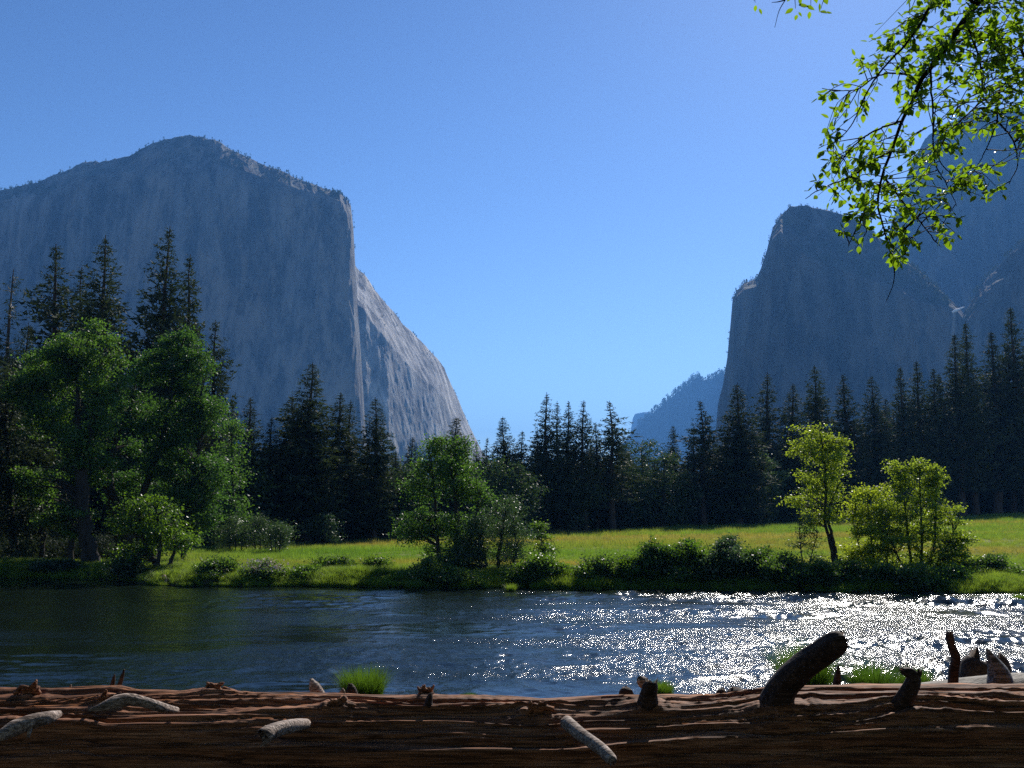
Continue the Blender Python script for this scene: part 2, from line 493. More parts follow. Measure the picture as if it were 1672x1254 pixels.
# ------------------------------------------------------------------ mountains
def rockmat(name, base, dark, tan, veg=0.6, vs=1.0):
    m, nt = newmat(name)
    streak = noise(nt, wcoords(nt, (0.02 * vs, 0.02 * vs, 0.0016 * vs)), 1.0, 6, 0.68, 0.5)
    cr = ramp(nt, streak, [(0.36, dark), (0.5, base), (0.64, [c * 1.5 for c in base])])
    patch = noise(nt, wcoords(nt, (0.006 * vs, 0.006 * vs, 0.0022 * vs)), 1.0, 7, 0.7, 0.8)
    pf = ramp(nt, patch, [(0.53, 0.0), (0.58, 0.8)])
    c = mixc(nt, pf.outputs[0], cr.outputs[0], tan)
    crk = noise(nt, wcoords(nt, (0.03 * vs, 0.03 * vs, 0.009 * vs)), 1.0, 8, 0.75)
    cf = ramp(nt, crk, [(0.42, 0.35), (0.5, 1.0), (0.62, 1.35)])
    c = mixc(nt, 1.0, c, cf.outputs[0], 'MULTIPLY')
    g = N(nt, 'ShaderNodeNewGeometry'); sx = N(nt, 'ShaderNodeSeparateXYZ'); nt.links.new(g.outputs['Normal'], sx.inputs[0])
    vn_ = noise(nt, wcoords(nt, (0.02, 0.02, 0.02)), 1.0, 6, 0.7)
    ad = N(nt, 'ShaderNodeMath', operation='ADD'); hz = N(nt, 'ShaderNodeMath', operation='MULTIPLY'); hz.inputs[1].default_value = 0.62; nt.links.new(sx.outputs[2], hz.inputs[0]); nt.links.new(hz.outputs[0], ad.inputs[0]); nt.links.new(vn_, ad.inputs[1])
    vf = ramp(nt, ad.outputs[0], [(0.0, 0.0), (1.0, 0.0)])
    e = vf.color_ramp.elements
    e[0].position = 0.74; e[1].position = 0.84; e[1].color = (veg, veg, veg, 1)
    # ramp input is clamped to 0..1, so halve it first
    hf = N(nt, 'ShaderNodeMath', operation='MULTIPLY'); hf.inputs[1].default_value = 0.8
    nt.links.new(ad.outputs[0], hf.inputs[0]); nt.links.new(hf.outputs[0], vf.inputs[0])
    c = mixc(nt, vf.outputs[0], c, (0.045, 0.06, 0.03))
    p = N(nt, 'ShaderNodeBsdfPrincipled'); p.inputs['Roughness'].default_value = 0.9; p.inputs['Specular IOR Level'].default_value = 0.2
    nt.links.new(c, p.inputs['Base Color'])
    bn = N(nt, 'ShaderNodeMath', operation='ADD'); nt.links.new(streak, bn.inputs[0]); nt.links.new(crk, bn.inputs[1])
    b = N(nt, 'ShaderNodeBump'); b.inputs['Strength'].default_value = 0.9; b.inputs['Distance'].default_value = 9.0 / vs
    nt.links.new(bn.outputs[0], b.inputs['Height']); nt.links.new(b.outputs[0], p.inputs['Normal'])
    o = N(nt, 'ShaderNodeOutputMaterial'); nt.links.new(p.outputs[0], o.inputs[0])
    return m

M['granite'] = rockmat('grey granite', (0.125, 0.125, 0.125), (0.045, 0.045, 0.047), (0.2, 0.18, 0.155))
M['granite_sunlit'] = rockmat('granite of the east face with painted sunlight', (0.36, 0.34, 0.32), (0.2, 0.195, 0.19), (0.5, 0.43, 0.35), 0.3)  # same granite, sunlight on this face put into a paler colour
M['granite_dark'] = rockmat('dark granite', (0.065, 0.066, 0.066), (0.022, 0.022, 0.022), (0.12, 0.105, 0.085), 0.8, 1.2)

def mountain(name, knots, nu, nv_seg, mat, amps, seed, crest_jit=5.0, depth=700, lodens=None, shear=0):
    """knots: (px, [(py, Y), ...]) base to crest; a real relief surface with a plateau and a back slope"""
    kp = np.array([k[0] for k in knots], float)
    prof = np.array([k[1] for k in knots], float)           # K x P x 2
    # denser columns where the profile changes quickly
    u = np.linspace(kp[0], kp[-1], nu) if lodens is None else lodens
    P = prof.shape[1]
    rows_py, rows_Y, tags = [], [], []
    for s in range(P - 1):
        n = nv_seg[s]
        for t in np.linspace(0, 1, n, endpoint=(s == P - 2)):
            a = prof[:, s]; b_ = prof[:, s + 1]
            rows_py.append(np.interp(u, kp, a[:, 0] * (1 - t) + b_[:, 0] * t))
            rows_Y.append(np.interp(u, kp, a[:, 1] * (1 - t) + b_[:, 1] * t))
            tags.append((s + t) / (P - 1))
    py = np.array(rows_py); Y = np.array(rows_Y)
    uu = np.broadcast_to(u[None], py.shape)
    if shear: uu = uu + shear * np.clip((py - 430) / 320.0, 0, 1) * sstep(500, 580, uu)
    U = (uu - CX) / F_PX; Vv = (CY - py) / F_PX
    c, s_ = math.cos(PITCH), math.sin(PITCH)
    dy = c - Vv * s_
    X = EYE[0] + U * Y / dy; Z = EYE[2] + (s_ + Vv * c) * Y / dy; Yw = Y.copy()
    a1, a2, a3 = amps
    arc = X + 0.35 * Yw
    n = a1 * fbm(arc / 260, Z / 700, 0, 3, seed) + a2 * ridged(arc / 60 + 0.4 * fbm(X / 150, Z / 150, 0, 2, seed + 3), Z / 420, Yw / 400, 4, seed + 20, 0.55) \
        + a3 * fbm(arc / 14, Z / 40, Yw / 40, 4, seed + 40, 0.6)
    Yw = Yw - n
    X = X - n * (X / np.maximum(Y, 1))
    # broken crest
    wgt = np.array(tags)[:, None] ** 6
    Z = Z + wgt * crest_jit * fbm(X / 40, Yw / 60, 0, 4, seed + 60, 0.6)
    crest = (X[-1].copy(), Yw[-1].copy(), Z[-1].copy())
    # plateau and back slope
    ex, ey, ez = [], [], []
    for dd, dz in ((0.04, -0.02), (0.15, -0.05), (0.5, -0.15), (1.0, -0.4), (1.4, -1.0)):
        ex.append(X[-1] * (1 + dd * depth / Y[-1])); ey.append(Yw[-1] + dd * depth); ez.append(np.maximum(Z[-1] * (1 + dz), -3))
    X = np.vstack([X, ex]); Yw = np.vstack([Yw, ey]); Z = np.vstack([Z, ez])
    o = obj(name, grid_mesh(name, X, Yw, Z, mat, True), kind='structure')
    return o, crest, (X, Yw, Z)

B = 862
def ec(px, edge, crest, Y, dY=70, lean=90):
    k = Y / F_PX
    return (px, [(B, Y), ((B * 0.55 + edge * 0.45), Y + lean * 0.25), (edge + 14, Y + lean * .85), (edge, Y + lean), (crest, Y + lean + dY)])

elcap = [ec(-420, 400, 372, 3300), ec(-200, 362, 345, 2900), ec(-60, 335, 322, 2650, 50), ec(0, 325, 308, 2560, 60), ec(60, 318, 298, 2520, 70), ec(100, 304, 280, 2500, 80), ec(135, 288, 265, 2490, 80),
         ec(180, 285, 261, 2480, 90), ec(210, 280, 255, 2470, 90), ec(240, 275, 240, 2460, 105), ec(265, 282, 232, 2450, 125), ec(300, 290, 227, 2440, 150),
         ec(330, 280, 229, 2430, 130), ec(355, 272, 235, 2425, 110), ec(385, 278, 250, 2420, 90), ec(430, 290, 268, 2410, 70), ec(480, 306, 290, 2400, 60),
         ec(530, 318, 307, 2385, 50), ec(555, 326, 314, 2378, 40), ec(566, 345, 324, 2388, 40, 80), ec(573, 362, 336, 2402, 40, 80), ec(577, 395, 372, 2420, 30, 80), ec(580, 450, 430, 2450, 30, 60)]
def se(px, crest, Y, sh=45, dY=120, lean=230):
    return (px, [(B, Y), ((B + crest + sh) / 2, Y + lean * 0.35), (crest + sh + 14, Y + lean * .85), (crest + sh, Y + lean), (crest, Y + lean + dY)])
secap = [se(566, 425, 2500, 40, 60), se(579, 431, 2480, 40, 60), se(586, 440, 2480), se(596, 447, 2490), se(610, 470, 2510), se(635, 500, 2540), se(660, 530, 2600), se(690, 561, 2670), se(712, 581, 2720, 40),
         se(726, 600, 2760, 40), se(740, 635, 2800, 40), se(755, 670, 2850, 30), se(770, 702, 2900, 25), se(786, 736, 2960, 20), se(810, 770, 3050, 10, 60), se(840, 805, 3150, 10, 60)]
uE = np.concatenate([np.linspace(-420, 0, 60)[:-1], np.linspace(0, 540, 330)[:-1], np.linspace(540, 580, 70)])
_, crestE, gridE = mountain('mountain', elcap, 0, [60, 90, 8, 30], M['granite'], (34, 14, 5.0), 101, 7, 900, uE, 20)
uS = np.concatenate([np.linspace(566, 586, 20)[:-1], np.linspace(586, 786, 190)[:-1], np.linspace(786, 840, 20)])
_, crestS, gridS = mountain('mountain', secap, 0, [60, 60, 8, 44], M['granite_sunlit'], (16, 3.5, 5.0), 161, 8, 500, uS)

def cr(px, edge, bench, crest, Y, d1=60, d2=60):
    return (px, [(B, Y), (edge, Y + 90), (bench, Y + 90 + d1), (crest, Y + 90 + d1 + d2)])
cath = [cr(1163, 800, 798, 796, 2500), cr(1168, 722, 720, 716, 2400), cr(1172, 672, 670, 665, 2330), cr(1180, 640, 637, 630, 2280), cr(1188, 592, 588, 580, 2220), cr(1192, 552, 548, 540, 2180), cr(1196, 502, 500, 492, 2140),
        cr(1203, 486, 483, 476, 2100), cr(1215, 474, 470, 463, 2060), cr(1235, 469, 466, 458, 2020), cr(1243, 452, 448, 440, 2000), cr(1252, 428, 424, 413, 1985), cr(1262, 392, 386, 372, 1970), cr(1275, 380, 368, 350, 1955),
        cr(1290, 400, 372, 338, 1940, 60, 60), cr(1320, 420, 390, 341, 1920, 70, 50), cr(1350, 432, 400, 345, 1905, 80, 95), cr(1390, 446, 408, 356, 1890, 90, 95), cr(1420, 455, 418, 374, 1880, 90, 80),
        cr(1460, 475, 437, 408, 1870, 90, 75), cr(1500, 490, 458, 440, 1860, 80, 50), cr(1540, 499, 487, 478, 1855, 40, 20), cr(1562, 507, 504, 500, 1852, 20, 20), cr(1580, 530, 525, 520, 1860), cr(1620, 560, 555, 550, 1900), cr(1800, 640, 630, 620, 2000)]
uC = np.concatenate([np.linspace(1163, 1290, 150)[:-1], np.linspace(1290, 1570, 220)[:-1], np.linspace(1570, 1800, 50)])
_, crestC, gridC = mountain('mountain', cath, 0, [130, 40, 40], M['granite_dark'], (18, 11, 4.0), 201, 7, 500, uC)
hi = [cr(1440, 520, 470, 420, 3150), cr(1455, 470, 420, 370, 3140), cr(1470, 430, 380, 320, 3130), cr(1490, 400, 340, 262, 3120), cr(1510, 380, 310, 226, 3100), cr(1545, 360, 290, 198, 3080), cr(1575, 350, 280, 184, 3060),
      cr(1620, 350, 275, 180, 3050), cr(1672, 350, 275, 186, 3040), cr(1760, 360, 290, 210, 3020), cr(1900, 420, 340, 280, 3000), cr(2200, 560, 500, 460, 3050)]
uH = np.concatenate([np.linspace(1440, 1700, 230)[:-1], np.linspace(1700, 2200, 80)])
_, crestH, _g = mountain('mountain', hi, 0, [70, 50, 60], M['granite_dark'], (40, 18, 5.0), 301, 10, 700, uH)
bt = [cr(1560, 560, 550, 540, 1900, 22, 22), cr(1572, 536, 530, 520, 1860, 22, 22), cr(1590, 512, 502, 490, 1830, 22, 22), cr(1612, 480, 470, 455, 1810, 22, 22), cr(1640, 458, 446, 428, 1790, 22, 22), cr(1672, 428, 412, 394, 1770, 22, 22), cr(1740, 400, 380, 362, 1750, 22, 22), cr(1900, 480, 470, 450, 1760, 22, 22), cr(2100, 640, 630, 620, 1800, 22, 22)]
uB = np.concatenate([np.linspace(1560, 1690, 120)[:-1], np.linspace(1690, 2100, 80)])
_, crestB, gridB = mountain('mountain', bt, 0, [100, 24, 24], M['granite_dark'], (20, 12, 5.0), 351, 7, 400, uB)
def fr(px, crest, Y):
    return (px, [(B, Y), ((B + crest) / 2, Y + 250), (crest, Y + 700)])
ridge = [fr(1010, 735, 6500), fr(1036, 700, 6500), fr(1060, 681, 6400), fr(1075, 667, 6350), fr(1090, 654, 6300), fr(1110, 640, 6250), fr(1126, 628, 6200), fr(1131, 620, 6200), fr(1137, 617, 6180), fr(1147, 622, 6150), fr(1165, 617, 6100), fr(1180, 610, 6050), fr(1230, 575, 6000), fr(1400, 520, 5800), fr(1700, 500, 5500)]
uR = np.concatenate([np.linspace(1010, 1200, 220)[:-1], np.linspace(1200, 1700, 50)])
_, crestR, _g = mountain('mountain', ridge, 0, [50, 50], M['granite_dark'], (90, 50, 14), 401, 22, 900, uR)
dome = [fr(1024, 790, 10400), fr(1030, 702, 10300), fr(1033, 684, 10250), fr(1037, 676, 10200), fr(1046, 674, 10200), fr(1060, 673, 10200), fr(1075, 678, 10250), fr(1100, 700, 10400), fr(1130, 760, 10500)]
mountain('mountain', dome, 90, [40, 30], M['granite'], (60, 20, 8), 451, 6, 900)

# little trees along the crests and ledges, too small and many to count
def mini_trees(name, pts, hh, mat, seed, sq=0.28):
    r = np.random.default_rng(seed)
    mb = MB()
    for (x, y, z) in pts:
        h = hh * r.uniform(0.45, 1.25)
        round_ = r.random() < 0.35
        k = 16
        if round_:
            h *= 0.6
            C = np.array([x, y, z + h * .55]) + r.normal(size=(k, 3)) * np.array([h * .28, h * .28, h * .22])
            s = h * .35
        else:
            t = r.random(k) ** 0.8
            ang = r.uniform(0, 6.28, k)
            rad = (1 - t) * h * sq * r.uniform(.3, 1, k)
            C = np.stack([x + np.cos(ang) * rad, y + np.sin(ang) * rad, z + h * (0.08 + .9 * t)], 1)
            s = h * .22
        A = C + r.normal(size=(k, 3)) * s * .55; Bv = C + r.normal(size=(k, 3)) * s * .55; D = C + r.normal(size=(k, 3)) * s * .55
        mb.add(np.stack([A, Bv, D], 1), T=np.arange(k * 3).reshape(k, 3))
        mb.add([(x - h * .02, y, z - h * .15), (x + h * .02, y, z - h * .15), (x, y, z + h * .98)], T=[(0, 1, 2)])
    return obj(name, mb.make(name, mat), kind='stuff')

def crest_pts(crest, n, seed, lo, hi, depth=40, clump=0.0):
    r = np.random.default_rng(seed)
    X, Y, Z = crest
    px = CX + F_PX * X / Y
    idx = np.where((px >= lo) & (px <= hi))[0]
    out = []
    for i in range(n):
        k = r.uniform(idx[0], idx[-1])
        if fbm(k * 0.12, seed, 0, 2, seed) < clump: continue
        i0 = int(k); f = k - i0; i1 = min(i0 + 1, len(X) - 1)
        d = r.uniform(0, depth)
        out.append((X[i0] * (1 - f) + X[i1] * f, Y[i0] * (1 - f) + Y[i1] * f + d, Z[i0] * (1 - f) + Z[i1] * f - d * .1 - 1))
    return out
def slope_pts(g, rows, n, seed, lo, hi, thr=0.0):
    r = np.random.default_rng(seed)
    X, Y, Z = g
    out = []
    while n > 0:
        n -= 1
        i = r.integers(rows[0], rows[1]); j = r.integers(0, X.shape[1])
        px = CX + F_PX * X[i, j] / Y[i, j]
        if lo <= px <= hi and fbm(X[i, j] / 60, Z[i, j] / 60, 0, 3, seed) > thr:
            out.append((X[i, j] + r.normal() * 2, Y[i, j], Z[i, j]))
    return out
mini_trees('rim_trees', crest_pts(crestE, 150, 1, -400, 110, 50, -.3) + crest_pts(crestE, 90, 2, 110, 280, 60, -.1) + crest_pts(crestE, 200, 3, 280, 575, 30, -.4)
           + slope_pts(gridE, (158, 187), 1100, 4, -300, 560, 0.08), 11, M['pine'], 5)
mini_trees('rim_trees', crest_pts(crestS, 110, 6, 580, 800, 20, -.1) + slope_pts(gridS, (128, 170), 120, 7, 590, 790, 0.2), 8, M['pine'], 8)
mini_trees('rim_trees', crest_pts(crestC, 150, 9, 1270, 1500, 30, -.6) + crest_pts(crestC, 60, 10, 1190, 1270, 10, -.4) + slope_pts(gridC, (130, 208), 2400, 11, 1285, 1562, -0.02), 9, M['pine'], 12)
mini_trees('rim_trees', crest_pts(crestR, 260, 13, 1040, 1240, 60, -.7), 38, M['pine'], 14)
mini_trees('rim_trees', crest_pts(crestB, 120, 15, 1575, 1900, 30, -.3) + slope_pts(gridB, (100, 147), 500, 16, 1570, 1700, 0.0), 9, M['pine'], 17)

# waterfall
m, nt = newmat('falling water')
n1 = noise(nt, wcoords(nt, (0.6, 0.6, 0.03)), 1.0, 4, 0.6)
r1 = ramp(nt, n1, [(0.3, 0.02), (0.7, 0.13)])
tr = N(nt, 'ShaderNodeBsdfTransparent'); df = N(nt, 'ShaderNodeBsdfDiffuse'); df.inputs[0].default_value = (0.8, 0.83, 0.86, 1)
mx = N(nt, 'ShaderNodeMixShader'); nt.links.new(r1.outputs[0], mx.inputs[0]); nt.links.new(tr.outputs[0], mx.inputs[1]); nt.links.new(df.outputs[0], mx.inputs[2])
o = N(nt, 'ShaderNodeOutputMaterial'); nt.links.new(mx.outputs[0], o.inputs[0])
M['fall'] = m
M['foam'] = pmat('white water', [(0.3, (0.7, 0.72, 0.75)), (0.7, (0.85, 0.86, 0.88))], (1, 1, 1), .3, 3, 0.7, 0.3, 1)
wf0 = at(1559, 509, 1835)
wf = root('waterfall', at(1556, 820, 1835), 'thin white waterfall dropping down the shaded cliff at right, beyond the tall pines', 'waterfall')
mb = MB()
pts = [at(1561, 505, 1842), at(1558.5, 511, 1832), at(1557, 530, 1828), at(1556, 580, 1826), at(1554, 640, 1824), at(1553, 720, 1822)]
P, R = smooth_path(pts, [2.2, 2.6, 2.9, 3.2, 4.0, 5.0], 40)
mb.add(*tube(P, R, 8, False, 0.4, 0.1, 3))
obj('water_column', mb.make('water_column', M['fall'], True, wf.location), wf)
mb = MB()
P, R = smooth_path([at(1555, 510, 1828), at(1560, 507.5, 1830), at(1567, 504.5, 1833), at(1575, 501, 1836)], [1.4, 2.6, 1.9, 0.5], 24)
mb.add(*tube(P, R, 10, True, 0.5, 0.5, 5))
obj('white_lip', mb.make('white_lip', M['foam'], True, wf.location), wf)

# ------------------------------------------------------------------ conifers
def conifer_mesh(seed, Hh, R, t0, sparse=1.0, clsize=0.55, irregular=0.2, gaps=0.1):
    r = np.random.default_rng(seed)
    cl, dirs, wood, szs = [], [], MB(), []
    n = 16
    z = np.linspace(-0.6, Hh, n)
    bend = np.cumsum(r.normal(size=(n, 2)) * 0.05, axis=0)
    Pt = np.stack([bend[:, 0], bend[:, 1], z], 1)
    Rt = 0.016 * Hh * (1 - z / Hh * 0.97).clip(0.02) + 0.01
    Rt[0] *= 1.3
    wood.add(*tube(Pt, Rt, 9, False))
    side = r.uniform(0, 6.28)
    zz = t0 * Hh
    while zz < Hh * 0.985:
        t = (zz - t0 * Hh) / (Hh * (1 - t0))
        prof = (1 - t) ** 0.80 * (0.66 + 0.34 * min(1, t / 0.22)) + 0.008
        prof *= 1 + irregular * (0.5 * math.sin(zz * 0.9 + seed) + r.normal() * .35)
        nb = r.integers(4, 7)
        a0 = r.uniform(0, 6.28)
        for k in range(nb):
            if r.random() < gaps: continue
            a = a0 + k * 6.28 / nb + r.normal() * .25
            L = R * prof * r.uniform(1 - irregular * 1.6, 1 + irregular) * (1 + 0.12 * math.cos(a - side))
            if L < 0.05: L = 0.05
            el = math.radians(42 * t ** 1.3 - 16 + r.normal() * 7)
            m_ = max(2, int(L / 0.42 * sparse))
            s = (np.linspace(0.12, 1, m_) if m_ > 2 else np.array([0.5, 1.0]))
            hx = np.cos(el) * L * s
            hz = np.sin(el) * L * s + 0.10 * L * (s ** 2.5)
            lat = r.normal(size=m_) * 0.13 * L * (1.2 - s * .6)
            bx = bend[min(n - 1, int((zz + .6) / (Hh + .6) * (n - 1)))]
            C = np.stack([bx[0] + np.cos(a) * hx - np.sin(a) * lat, bx[1] + np.sin(a) * hx + np.cos(a) * lat, zz + hz + r.normal(size=m_) * .08], 1)
            cl.append(C); szs.append(np.full(m_, .24 + .76 * min(1.0, (1 - t) * 2.3)))
            dirs.append(np.broadcast_to([np.cos(a), np.sin(a), 0.25], (m_, 3)))
            if L > 1.0:
                tip = C[-1]
                wood.add([(bx[0], bx[1], zz - .02), (bx[0], bx[1], zz + .06), tip], T=[(0, 1, 2)])
        zz += Hh * 0.0125 * r.uniform(.5, 1.5)
    # dead stubs under the crown
    for k in range(14):
        zq = r.uniform(0.12, max(0.16, t0)) * Hh; a = r.uniform(0, 6.28); L = R * r.uniform(.15, .5)
        wood.add([(0, 0, zq), (0, 0, zq + .07), (np.cos(a) * L, np.sin(a) * L, zq - .1)], T=[(0, 1, 2)])
    C = np.concatenate(cl); D = np.concatenate(dirs)
    k = 8
    Z_ = np.repeat(np.concatenate(szs), k)[:, None]; C = np.repeat(C, k, 0); D = np.repeat(D, k, 0)
    n = len(C)
    C = C + r.normal(size=(n, 3)) * np.array([.22, .22, .16]) * clsize / 0.55 * Z_
    d = unit(D * 0.8 + r.normal(size=(n, 3)) * 0.75)
    q = unit(np.cross(d, r.normal(size=(n, 3))))
    L = (clsize * r.uniform(.6, 1.25, n))[:, None] * Z_
    wd = L * 0.21
    V = np.stack([C - q * wd, C + q * wd, C + d * L], 1).reshape(-1, 3)
    return wood.make('trunk', M['bark'], True), mesh('crown', V, np.arange(n * 3).reshape(n, 3), M['pine'])

CON = {}
specs = {'full': (11, 25, 3.5, .07, 1.1, .55, .16, .05), 'full2': (12, 25, 3.3, .1, 1.1, .55, .22, .08), 'full3': (19, 25, 3.7, .05, 1.1, .55, .25, .08),
         'slim': (13, 25, 2.5, .12, 1.1, .5, .22, .1), 'slim2': (14, 25, 2.6, .18, 1.0, .5, .3, .15),
         'open': (15, 25, 3.3, .2, .8, .55, .4, .3), 'open2': (16, 25, 3.0, .25, .7, .6, .5, .42), 'bushy': (17, 25, 4.4, .03, 1.1, .6, .2, .04),
         'tall': (18, 25, 2.5, .15, 1.0, .5, .3, .12)}
for k_, a_ in specs.items():
    CON[k_] = conifer_mesh(*a_) + (a_[1], a_[2])

def conifer(kind, px, pytop, wpx, Y, label, group=None, name='conifer'):
    tr_, cr_, h0, r0 = CON[kind]
    top = at(px, pytop, Y)
    gzv = float(gz(top[0], Y))
    h = top[2] - gzv
    rt = root(name, (top[0], Y, gzv), label, 'tree', group)
    sz = h / h0
    sxy = (wpx / 2 * Y / F_PX) / r0 if wpx else sz
    rt.scale = (sxy, sxy, sz)
    rt.rotation_euler = (0, 0, random.uniform(0, 6.28))
    obj('trunk', tr_, rt); obj('crown', cr_, rt)
    return rt

_ty = [(-400, 66), (-200, 72), (0, 78), (200, 84), (380, 90), (470, 98), (650, 102), (760, 113), (860, 127), (1000, 140), (1150, 156), (1300, 174), (1450, 197), (1600, 218), (1800, 240), (2100, 250)]
def YT(px):
    return float(np.interp(px, [a for a, b in _ty], [b for a, b in _ty]))

G = 'tall conifers along the back of the meadow'
front = [
 ('bushy', 48, 528, 110, 78, 'dark bushy pine filling the left edge beneath the bare snag'),
 ('full3', -14, 500, 120, 80, 'dark pine cut by the left edge of the view'),
 ('open', 92, 398, 118, 92, 'pointed pine second from the left edge, right of the bare snag, above dark broadleaf trees'),
 ('slim', 122, 434, 70, 96, 'narrow pine tucked between two taller pointed pines at far left'),
 ('full2', 173, 384, 112, 90, 'tall dense pine rising directly behind the leftmost big cottonwood'),
 ('full3', 273, 369, 116, 90, 'tallest pine in the left of the valley, above the big green cottonwoods'),
 ('slim', 299, 414, 72, 93, 'slim pine leaning into the right side of the tallest left pine'),
 ('open', 352, 522, 78, 96, 'lone sparse pine standing just right of the big cottonwoods against the granite wall'),
 ('open', 380, 655, 60, 100, 'short pine peeping over the right shoulder of the big cottonwoods'),
 ('slim', 417, 648, 58, 96, 'thin pointed conifer left of the dense tall fir at the meadow corner'),
 ('slim2', 441, 678, 46, 100, 'small thin conifer in the gap left of the dense tall fir'),
 ('slim', 469, 645, 62, 103, 'conifer standing close against the left side of the dense tall fir'),
 ('full', 508, 591, 98, 99, 'dense tall fir, tallest of the trees at the left end of the meadow'),
 ('slim', 552, 642, 64, 104, 'twin topped conifer, left stem, in front of the cliff edge'),
 ('slim2', 569, 652, 52, 106, 'twin topped conifer, right stem, in front of the cliff edge'),
 ('slim2', 597, 722, 44, 110, 'short dark conifer between the twin topped pair and the slender fir'),
 ('full2', 613, 648, 66, 103, 'slender fir standing right of the cliff edge at the back of the meadow'),
 ('slim', 641, 742, 38, 112, 'low dark conifer right of the slender fir'),
 ('slim', 679, 714, 40, 116, 'small dark conifer tip above the left side of the drooping alder'),
 ('bushy', 742, 680, 70, 114, 'broad dark pine top standing behind the drooping streamside alder'),
 ('open', 778, 720, 26, 125, 'faint thin conifer tip at the foot of the mountain slope'),
 ('open2', 795, 714, 28, 126, 'wispy conifer top left of the dark pointed fir by the open sky'),
 ('full', 823, 680, 56, 124, 'dark pointed fir at the left end of the open sky gap'),
 ('open2', 852, 703, 44, 126, 'sparse conifer right of the dark pointed fir'),
 ('slim', 874, 702, 36, 130, 'low conifer just left of the tallest spire in the middle clump'),
 ('slim2', 889, 640, 50, 132, 'tallest spire of the middle clump of conifers against the sky'),
 ('slim2', 909, 654, 36, 134, 'thin spire second in the middle clump of conifers'),
 ('slim', 925, 655, 38, 136, 'thin spire third in the middle clump of conifers'),
 ('open', 953, 653, 54, 135, 'wide topped spire fourth in the middle clump of conifers'),
 ('slim2', 975, 690, 40, 140, 'short conifer between the wide topped spire and the ragged pine'),
 ('open2', 997, 654, 58, 138, 'ragged pine with open whorls at the right end of the middle clump'),
 ('full', 1098, 694, 36, 158, 'small dark fir alone in front of the hazy distant ridge'),
 ('open2', 1145, 653, 56, 152, 'sparse crooked pine left of the dark cliff edge'),
 ('slim2', 1130, 694, 38, 155, 'short fir beside the foot of the sparse crooked pine'),
 ('full', 1200, 626, 78, 152, 'dense dark fir standing right at the foot of the dark cliff edge'),
 ('slim2', 1250, 607, 56, 178, 'pale tipped fir right of the dense dark fir'),
 ('slim', 1295, 627, 54, 176, 'fir directly behind the bright yellow green riverside tree, left of a taller one'),
 ('full2', 1330, 595, 62, 178, 'taller fir rising right above the bright yellow green riverside tree'),
 ('slim', 1383, 610, 54, 182, 'narrow fir alone right of the bright yellow green riverside tree'),
 ('full2', 1422, 612, 56, 188, 'fir above the gap between the two yellow green riverside trees'),
 ('slim', 1452, 650, 40, 194, 'short dark fir left of the right hand pine stand'),
 ('tall', 1474, 598, 44, 200, 'first pine of the right hand stand, above the light green bush'),
 ('tall', 1491, 589, 50, 202, 'second pine of the right hand stand, slightly taller than the first'),
 ('tall', 1520, 601, 46, 205, 'third pine of the right hand stand, before the step up in height'),
 ('tall', 1537, 609, 42, 208, 'fourth pine of the right hand stand, before the step up in height'),
 ('tall', 1557, 545, 56, 206, 'high pine directly below the waterfall'),
 ('tall', 1577, 526, 50, 212, 'high narrow pine just right of the waterfall'),
 ('tall', 1612, 540, 62, 214, 'broad high pine between the waterfall pines and the last ones'),
 ('tall', 1640, 560, 44, 220, 'slightly lower pine tucked before the tallest pine at the right'),
 ('tall', 1656, 500, 62, 216, 'tallest pine at the right edge of the forest'),
 ('tall', 1684, 520, 58, 220, 'pine half cut by the right edge of the forest view'),
]
for k_, px, pt, wp, Y, lab in front:
    conifer(k_, px, pt, wp * 1.62, Y, lab, G)

# rows behind, half hidden
def topline(px):
    return float(np.interp(px, [-300, 0, 60, 330, 380, 440, 640, 760, 860, 900, 1000, 1080, 1130, 1180, 1300, 1440, 1560, 1700, 2000],
                           [560, 560, 560, 640, 705, 705, 728, 742, 730, 705, 712, 738, 732, 700, 680, 670, 610, 570, 560]))
rr = random.Random(5)
nf = 0
for row, (d0, d1, step, dtop) in enumerate([(2, 14, 26, 30), (12, 40, 27, 10), (45, 110, 32, 2)]):
    px = -160
    while px < 1840:
        px += step * rr.uniform(.6, 1.4) * (1.0 if 0 < px < 1672 else 2.0)
        Y = YT(px) + rr.uniform(d0, d1)
        tp = topline(px) + dtop + rr.uniform(0, 42)
        kk = rr.choice(['slim', 'slim2', 'full', 'full2', 'full3', 'full'])
        wp = rr.uniform(74, 108) if px > 380 else rr.uniform(95, 140)
        conifer(kk, px, tp, wp, Y, 'dark conifer half hidden in the rows of forest behind the meadow', 'half hidden conifers of the forest behind the meadow')
        nf += 1
# the forest behind the viewer and on the near bank, out of the picture, which shades the near bank
def big_crown(seed):
    r = np.random.default_rng(seed)
    n = 7000
    d = unit(r.normal(size=(n, 3))) * (r.random((n, 1)) ** .5)
    C = d * np.array([5.2, 5.2, 7.0]) + np.array([0, 0, 9.5])
    V, Q = leaf_quads(C, .62, r, .3, .6)
    mb = MB()
    P, R = smooth_path([(0, 0, -.3), (.2, 0, 4), (0, .2, 9), (0, 0, 14)], [.4, .33, .2, .05], 16)
    mb.add(*tube(P, R, 8, False))
    for k in range(9):
        a = k * .7; P, R = smooth_path([(0, 0, 4 + k * .8), (math.cos(a) * 2, math.sin(a) * 2, 6 + k * .8), (math.cos(a) * 4, math.sin(a) * 4, 7.5 + k * .8)], [.14, .09, .03], 8)
        mb.add(*tube(P, R, 6, False))
    return mb.make('trunk', M['dbark'], True), mesh('crown', V, Q, M['oak'])
BC = [big_crown(900), big_crown(901)]
